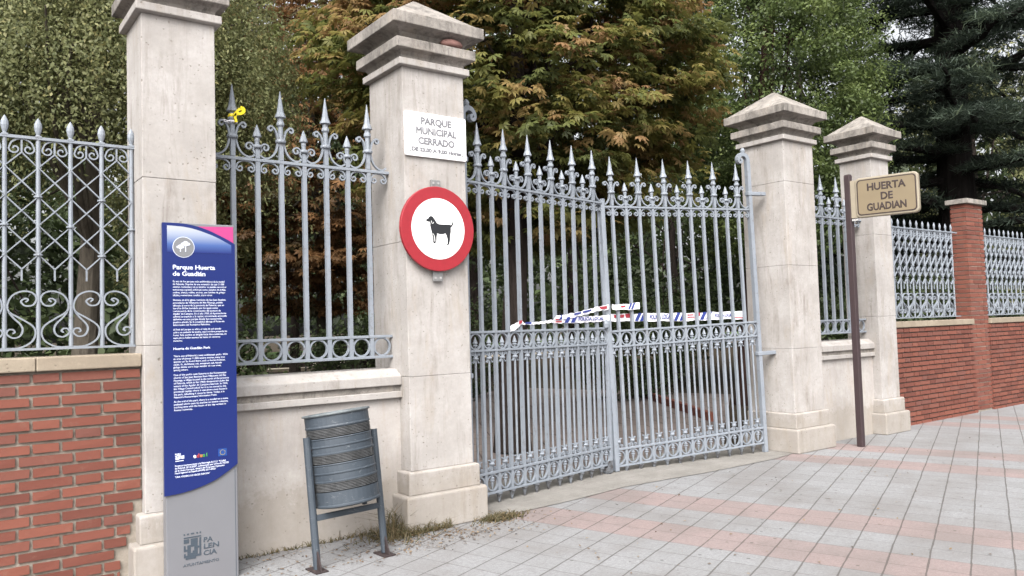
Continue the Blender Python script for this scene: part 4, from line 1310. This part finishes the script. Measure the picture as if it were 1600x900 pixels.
# --- weeping birch-like tree on the left: hanging strands of small leaves
def weeping_tree(label, base, ccen, crad, nstr, mat, leaf=.062):
    root = thing("weeping_birch", label, "tree", base)
    c = np.array(ccen); R = np.array(crad)
    d = rdir(nstr); d[:, 2] = np.abs(d[:, 2]) * .95 - .25
    C = c + d * R * (rng.uniform(.35, 1.0, nstr) ** .6)[:, None]
    L = rng.uniform(.6, 1.9, nstr); C[:, 2] += .4
    L = np.minimum(L, C[:, 2] - .9)
    C = C[L > .2]; L = L[L > .2]; nstr = len(L)
    trunk_and_limbs(root, base, (ccen[0], ccen[1], ccen[2] + crad[2] * .7), .17, M['bark_pale'], [Vector(C[i]) for i in rng.choice(nstr, 30, replace=False)])
    per = 66
    n = nstr * per; ci = np.repeat(np.arange(nstr), per)
    tt = rng.random(n)
    sway = rng.normal(size=(nstr, 2)) * .22
    P = C[ci].copy()
    P[:, 2] -= tt * L[ci]
    P[:, :2] += sway[ci] * (tt ** 1.4 * L[ci])[:, None] + rng.normal(size=(n, 2)) * .075
    out = unit((C - c) * np.array([1, 1, .2]))
    T = rng.normal(size=(n, 3)) * .6 + np.array([0, 0, -.9])
    Nn = out[ci] * .7 + rng.normal(size=(n, 3)) * .6 + np.array([0, 0, .45])
    S = leaf * rng.uniform(.7, 1.35, n)
    tn = np.clip(rng.normal(.42, .2, nstr), 0, 1)
    tint = tn[ci] + rng.normal(size=n) * .16 + np.where(rng.random(n) < .03, .4, 0)
    o = scatter("crown", P, Nn, T, S, tint, LEAF1, mat); free_child(o, root)
    # bare pale twigs
    for k in range(22):
        i = rng.integers(nstr); b = MB()
        p = Vector(C[i]); q = p + Vector((rng.uniform(-.7, .7), rng.uniform(-.7, .7), rng.uniform(-.9, .1)))
        limb(b, p, q, .012, .004, .2, 5)
        free_child(b.build("twig", M['bark_pale'], None), root)
    return root


weeping_tree("weeping birch with small olive-green leaves behind the left lattice fence", (-1.9, 5.6, -.02), (-1.6, 5.2, 5.0), (2.4, 2.2, 3.6), 2600, M['lf_birch'], .047)


# --- bushy evergreens: clumps of small leaves
def clump_tree(name, label, base, ccen, crad, ncl, per, leaf, mat, clr=.55, trunk_r=.2, bark=None, shell=.35, zmin=.3, tintf=None, group=None, kind_cat="tree", up=.5, flatc=1.0):
    root = thing(name, label, kind_cat, base, 0, group)
    c = np.array(ccen); R = np.array(crad)
    d = rdir(ncl)
    C = c + d * R * (rng.uniform(shell, 1.0, ncl) ** .55)[:, None]
    C[:, 2] = np.maximum(C[:, 2], zmin)
    trunk_and_limbs(root, base, (ccen[0], ccen[1], ccen[2] + crad[2] * .6), trunk_r, bark or M['bark'], [Vector(C[i]) for i in rng.choice(ncl, min(22, ncl), replace=False)])
    n = ncl * per; ci = np.repeat(np.arange(ncl), per)
    cr = clr * rng.uniform(.55, 1.3, ncl)
    o_ = rdir(n); P = C[ci] + o_ * (cr[ci] * rng.uniform(.45, 1.0, n))[:, None] * np.array([1, 1, .8 * flatc])
    Nn = o_ + rng.normal(size=(n, 3)) * .5 + np.array([0, 0, .4])
    T = o_ * .8 + rng.normal(size=(n, 3)) * .5 + np.array([0, 0, up])
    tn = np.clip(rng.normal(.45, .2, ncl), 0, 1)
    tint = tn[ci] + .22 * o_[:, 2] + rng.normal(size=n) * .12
    S = leaf * rng.uniform(.7, 1.3, n)
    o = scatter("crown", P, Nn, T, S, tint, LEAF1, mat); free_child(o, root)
    return root


clump_tree("evergreen_tree", "bright green bushy evergreen rising above the right gate pillar", (9.0, 3.95, -.02), (9.9, 3.6, 6.3), (2.3, 2.0, 3.9), 520, 210, .072, M['lf_laurel'], .42, .13, M['bark_red'], up=.6)
clump_tree("evergreen_tree", "mid-green leafy tree filling the gap above the left totem pillar", (0.9, 10.5, -.02), (.6, 10.3, 5.2), (1.7, 1.6, 3.6), 170, 130, .10, M['lf_birch'], .5, .15, M['bark'])
clump_tree("evergreen_tree", "tall dark green tree behind the chestnut, high over the gate", (8.6, 12.5, -.02), (8.6, 12.5, 7.0), (3.2, 2.8, 4.8), 170, 100, .15, M['lf_dark'], .9, .3, M['bark'])

# --- cedar
def cedar(base, label):
    root = thing("cedar_tree", label, "tree", base)
    bx, by, bz = base
    b = MB()
    b.tube([(bx, by, bz), (bx + .02, by, 2), (bx + .05, by + .05, 5), (bx, by, 9), (bx, by, 14)], [.58, .46, .38, .28, .08], 12)
    tips = []
    Ps, Ts, Ns, Ss, Ts_ = [], [], [], [], []
    for k in range(64):
        z = 2.7 + 9.8 * (k / 64) ** 1.05 + rng.uniform(-.2, .2)
        a = k * 2.4 + rng.uniform(-.4, .4)
        if z < 4.5 and cos(a - 3.56) > .80: continue      # the lower trunk stands free on the street side
        L = (5.0 - .16 * max(z - 3, 0)) * rng.uniform(.75, 1.1)
        d = np.array([cos(a), sin(a), 0])
        rise = rng.uniform(-.06, .16)
        pts = []
        for i in range(8):
            t_ = i / 7
            pts.append(np.array([bx, by, z]) + d * L * t_ + np.array([0, 0, rise * L * t_ - .35 * t_ * t_]) + rng.normal(size=3) * .05)
        b.tube([tuple(p) for p in pts], [.11 * (1 - .8 * i / 7) * (1.5 if z < 3.6 else 1) + .008 for i in range(8)], 6)
        side = np.array([-d[1], d[0], 0])
        for i in range(1, 8):
            for s in (-1, 1):
                for q in range(2):
                    w = (1.15 - .55 * abs(i / 7 - .55)) * rng.uniform(.5, 1.0)
                    p0 = pts[i] + side * s * .05
                    sd_ = unit(side * s + d * rng.uniform(.2, .9))
                    m = 110
                    tt = rng.random(m)
                    P = p0 + sd_ * (tt * w)[:, None] + rng.normal(size=(m, 3)) * np.array([.10, .10, .04])
                    P[:, 2] -= .18 * tt ** 2 * w
                    T = sd_ * .5 + rng.normal(size=(m, 3)) * .6 + np.array([0, 0, .45])
                    Ps.append(P); Ts.append(T); Ns.append(rng.normal(size=(m, 3)) * .5 + np.array([0, 0, 1.0]))
                    Ss.append(rng.uniform(.10, .22, m))
                    Ts_.append(np.clip(rng.normal(.28, .12) + .35 * tt * (i / 7) + rng.normal(size=m) * .12, 0, 1))
    free_child(b.build("trunk", M['bark_dark'], None), root)
    o = scatter("foliage", np.concatenate(Ps), np.concatenate(Ns), np.concatenate(Ts), np.concatenate(Ss), np.concatenate(Ts_), NEED, M['lf_cedar'])
    free_child(o, root)
    return root


cedar((16.0, 3.0, -.02), "dark cedar with a thick trunk and flat branches behind the brick pier")

# --- darker trees deeper in the park
far = [
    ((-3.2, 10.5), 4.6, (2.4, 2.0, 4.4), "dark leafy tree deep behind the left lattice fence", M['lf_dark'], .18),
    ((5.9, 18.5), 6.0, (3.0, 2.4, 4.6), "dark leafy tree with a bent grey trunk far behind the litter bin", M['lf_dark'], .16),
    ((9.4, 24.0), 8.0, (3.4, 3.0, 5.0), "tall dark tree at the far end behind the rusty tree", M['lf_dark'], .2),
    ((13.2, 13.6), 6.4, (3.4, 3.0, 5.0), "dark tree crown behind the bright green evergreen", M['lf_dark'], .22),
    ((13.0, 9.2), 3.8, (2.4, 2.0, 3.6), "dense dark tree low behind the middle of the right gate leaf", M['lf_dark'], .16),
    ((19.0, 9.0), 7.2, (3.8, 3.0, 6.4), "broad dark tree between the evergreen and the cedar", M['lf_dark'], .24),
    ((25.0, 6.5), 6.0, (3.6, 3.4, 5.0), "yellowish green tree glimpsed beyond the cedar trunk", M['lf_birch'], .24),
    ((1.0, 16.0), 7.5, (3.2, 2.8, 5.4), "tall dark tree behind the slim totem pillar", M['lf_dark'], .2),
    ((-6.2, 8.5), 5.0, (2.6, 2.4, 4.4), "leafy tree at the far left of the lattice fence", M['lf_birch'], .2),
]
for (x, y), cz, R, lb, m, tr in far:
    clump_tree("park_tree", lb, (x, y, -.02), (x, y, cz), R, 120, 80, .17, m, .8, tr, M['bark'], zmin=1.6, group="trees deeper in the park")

# hedge-like shrubs in the shade behind the gate
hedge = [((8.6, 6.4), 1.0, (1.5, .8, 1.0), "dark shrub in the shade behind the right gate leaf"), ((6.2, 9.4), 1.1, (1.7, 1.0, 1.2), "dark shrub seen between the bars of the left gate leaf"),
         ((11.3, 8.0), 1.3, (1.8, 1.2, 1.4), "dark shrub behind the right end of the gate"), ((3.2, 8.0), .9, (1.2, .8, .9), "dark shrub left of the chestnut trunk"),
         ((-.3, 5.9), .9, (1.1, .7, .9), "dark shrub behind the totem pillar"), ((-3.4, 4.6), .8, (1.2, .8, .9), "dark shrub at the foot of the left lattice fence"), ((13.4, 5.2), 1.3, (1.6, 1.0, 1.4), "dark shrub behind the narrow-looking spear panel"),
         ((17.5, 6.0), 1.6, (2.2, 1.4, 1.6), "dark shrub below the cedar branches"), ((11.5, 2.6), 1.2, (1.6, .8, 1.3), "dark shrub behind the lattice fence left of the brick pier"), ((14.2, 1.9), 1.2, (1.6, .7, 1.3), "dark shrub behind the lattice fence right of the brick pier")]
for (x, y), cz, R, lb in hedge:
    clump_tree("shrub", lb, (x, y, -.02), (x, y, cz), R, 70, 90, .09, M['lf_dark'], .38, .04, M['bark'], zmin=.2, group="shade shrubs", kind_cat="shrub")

# far wood closing the view
def far_wood():
    n = 40000
    a = rng.uniform(math.radians(-20), math.radians(88), n)
    D = rng.uniform(44, 62, n)
    z = rng.random(n) ** .8 * (13 + 4 * np.sin(a * 23) + 2 * np.sin(a * 61)) + .1
    keep = ~((a > .30) & (a < .44) & (z < 2.2))
    P = np.stack([-3.4 + D * np.sin(a), -5.6 + D * np.cos(a), z], 1)[keep]
    n = len(P)
    tn = .35 + .25 * np.sin(P[:, 0] * .7) * np.sin(P[:, 2] * .9)
    o = scatter("far_wood", P, rng.normal(size=(n, 3)), rng.normal(size=(n, 3)), rng.uniform(.5, .95, n), tn + rng.normal(size=n) * .15, LEAF1, M['lf_dark'])
    tag(o, "dense dark wood closing the view at the far end of the park", "wood", kind='stuff')
far_wood()

# ------------------------------------------------------------------ things inside the park
tr2 = thing("bare_trunk", "straight red-brown trunk seen between the spear panel bars above the bin", "tree", (9.3, 24.2, -.02))
b = MB(); b.tube([(0, 0, 0), (0, .0, 2.5), (.05, .05, 6.5)], [.17, .15, .11], 9); b.build("trunk", M['bark_red'], tr2)
clm = rdir(900) * np.array([1.6, 1.6, 1.2]) * (rng.random(900) ** .4)[:, None] + np.array([9.3, 24.2, 6.9])
free_child(scatter("crown", clm, rdir(900) + np.array([0, 0, 1]), rdir(900), rng.uniform(.12, .25, 900), rng.random(900), LEAF1, M['lf_rust']), tr2)


def bench(x, y, rz, label):
    r = thing("park_bench", label, "bench", (x, y, -.02), rz, "benches inside the park")
    for k in range(3):
        b = MB(); b.box(-.95, .95, -.24 + .165 * k, -.09 + .165 * k, .43, .465); b.build("seat_slat", M['bark'], r)
    for k in range(2):
        b = MB(); b.box(-.95, .95, .29, .32, .58 + .17 * k, .71 + .17 * k); b.build("back_slat", M['bark'], r)
    for s in (-.75, .75):
        b = MB(); b.sweep([(0, 0), (0, 0)], .01, .01) if False else None
        b.tube(smooth_path([(s, -.25, 0), (s, -.14, .22), (s, -.22, .42)], 4), .025, 6); b.tube(smooth_path([(s, .30, 0), (s, .18, .22), (s, .28, .42), (s, .33, .86)], 4), .025, 6); b.tube([(s, -.22, .42), (s, .28, .42)], .022, 6); b.tube(smooth_path([(s, -.14, .22), (s, .02, .27), (s, .18, .22)], 4), .018, 6)
        b.build("leg", M['black'], r)
    return r


bench(4.9, 17.2, -.5, "slatted bench with black iron legs far behind the left end of the spear panel")
bench(9.2, 21.2, -.5, "slatted bench with black iron legs far behind the right end of the spear panel")
pb = thing("park_bollard", "small pale post with a dark top on the far lawn", "post", (12.9, 26.5, -.02))
b = MB(); b.lathe([(.10, 0), (.085, .1), (.08, 1.15), (.05, 1.2)], 10); b.build("post", M['coping'], pb)
b = MB(); b.lathe([(.09, 1.2), (.10, 1.25), (.09, 1.7), (.02, 1.8)], 10); b.build("lamp_head", M['black'], pb)
pbx = thing("planter_box", "low dark rectangular planter box far behind the spear panel", "planter", (11.3, 24.6, -.02), -.5)
b = MB(); b.box(-.8, .8, -.3, .3, 0, .62); b.box(-.84, .84, -.34, -.3, .56, .64); b.box(-.84, .84, .3, .34, .56, .64); b.build("box", M['bark'], pbx, bevel=.02)
b = MB(); b.box(-.78, .78, -.28, .28, .621, .64); b.build("soil", M['soil'], pbx)
kb = thing("brick_edging", "low row of red bricks edging the bed behind the gate", "edging", (8.0, 4.9, 0), math.radians(58))
b = MB()
for k in range(26):
    b.jbox(-2.6 + k * .2, -2.6 + k * .2 + .185, -.05, .05, -.02, .13, .004)
b.build("bricks", M['brick'], kb)

# ------------------------------------------------------------------ weeds and litter
def blades(name, n, sample, h, label, mat, cat):
    P = sample(n); d = rng.normal(size=(n, 3)) * .55 + np.array([0, 0, 1.0])
    V = []; Fq = []
    w = .0035
    side = unit(np.cross(d, rng.normal(size=(n, 3))))
    H = h * rng.uniform(.35, 1.25, n)
    bend = rng.normal(size=(n, 3)) * .35; bend[:, 2] = -.15
    p1 = P + unit(d) * (H * .55)[:, None]; p2 = P + unit(d) * H[:, None] + bend * H[:, None]
    p2[:, 2] = np.maximum(p2[:, 2], .004)
    V = np.stack([P - side * w, P + side * w, p1 + side * w * .7, p1 - side * w * .7, p2 + side * .0006, p2 - side * .0006], 1).reshape(-1, 3)
    k = np.arange(n)[:, None] * 6
    Fq = np.concatenate([k + np.array([[0, 1, 2, 3]]), k + np.array([[3, 2, 4, 5]])])
    me = np_mesh(name, V, Fq, np.repeat(np.clip(rng.normal(.45, .28, n), 0, 1), 6), mat)
    return tag(inst(name, me), label, cat, kind='stuff')


def s_weeds(n):
    k = rng.random(n)
    x = np.where(k < .72, rng.normal(-.47, .14, n), rng.uniform(-.45, .0, n))
    y = np.where(k < .72, rng.normal(-.06, .09, n), -.10 - np.abs(rng.normal(0, .018, n)))
    x = np.where((x < -.40) | (y < -.09), x, -.42 - rng.random(n) * .2)
    y = np.where(x < -.40, np.minimum(y, .15), np.minimum(y, -.095))
    return np.stack([x, y, np.full(n, .001)], 1)
blades("weeds", 750, s_weeds, .10, "half-dry weeds growing at the foot of the thick pillar by the bin", M['grass_blade'], "weeds")
def s_tall(n):
    return np.stack([rng.normal(-.415, .05, n), rng.normal(.02, .05, n), np.full(n, .001)], 1)
blades("tall_weeds", 110, s_tall, .28, "tall thin weed stalks in the corner of the thick pillar", M['grass_blade'], "weeds")
def s_dry(n):
    x = rng.normal(.45, .10, n); y = rng.normal(-.16, .045, n)
    y = np.where(x < .40, np.minimum(y, -.10), y)
    return np.stack([x, y, np.full(n, .002)], 1)
blades("dry_grass", 700, s_dry, .06, "tuft of dry straw at the right foot of the thick pillar", M['grass_blade'], "dry grass")
def s_wallfoot(n):
    x = rng.uniform(-1.7, -.5, n); return np.stack([x, .155 - np.abs(rng.normal(0, .02, n)), np.full(n, .001)], 1)
blades("sparse_weeds", 240, s_wallfoot, .05, "sparse weeds along the foot of the cream wall", M['grass_blade'], "weeds")

nl = 1300
k = rng.random(nl)
x = np.where(k < .45, rng.normal(-.2, .45, nl), np.where(k < .75, rng.uniform(-1.7, .6, nl), rng.uniform(0, 7.5, nl)))
y = np.where(k < .45, rng.normal(-.30, .16, nl), np.where(k < .75, rng.uniform(-.55, .1, nl), rng.uniform(-3.5, .0, nl)))
ok = ~((x > -.40) & (x < .40) & (y > -.10)) & (y < .14) & ~((x > -1.9) & (x < -.3) & (y > .13))
x, y = x[ok], y[ok]; nl = len(x)
o = scatter("leaf_litter", np.stack([x, y, np.full(nl, .008)], 1), np.array([0, 0, 1.0]) + rng.normal(size=(nl, 3)) * .18, rng.normal(size=(nl, 3)) * np.array([1, 1, .05]), rng.uniform(.010, .034, nl), rng.random(nl), LEAF1, M['litter'])
tag(o, "bits of dry leaf and crumbs scattered over the pavement", "leaf litter", kind='stuff')
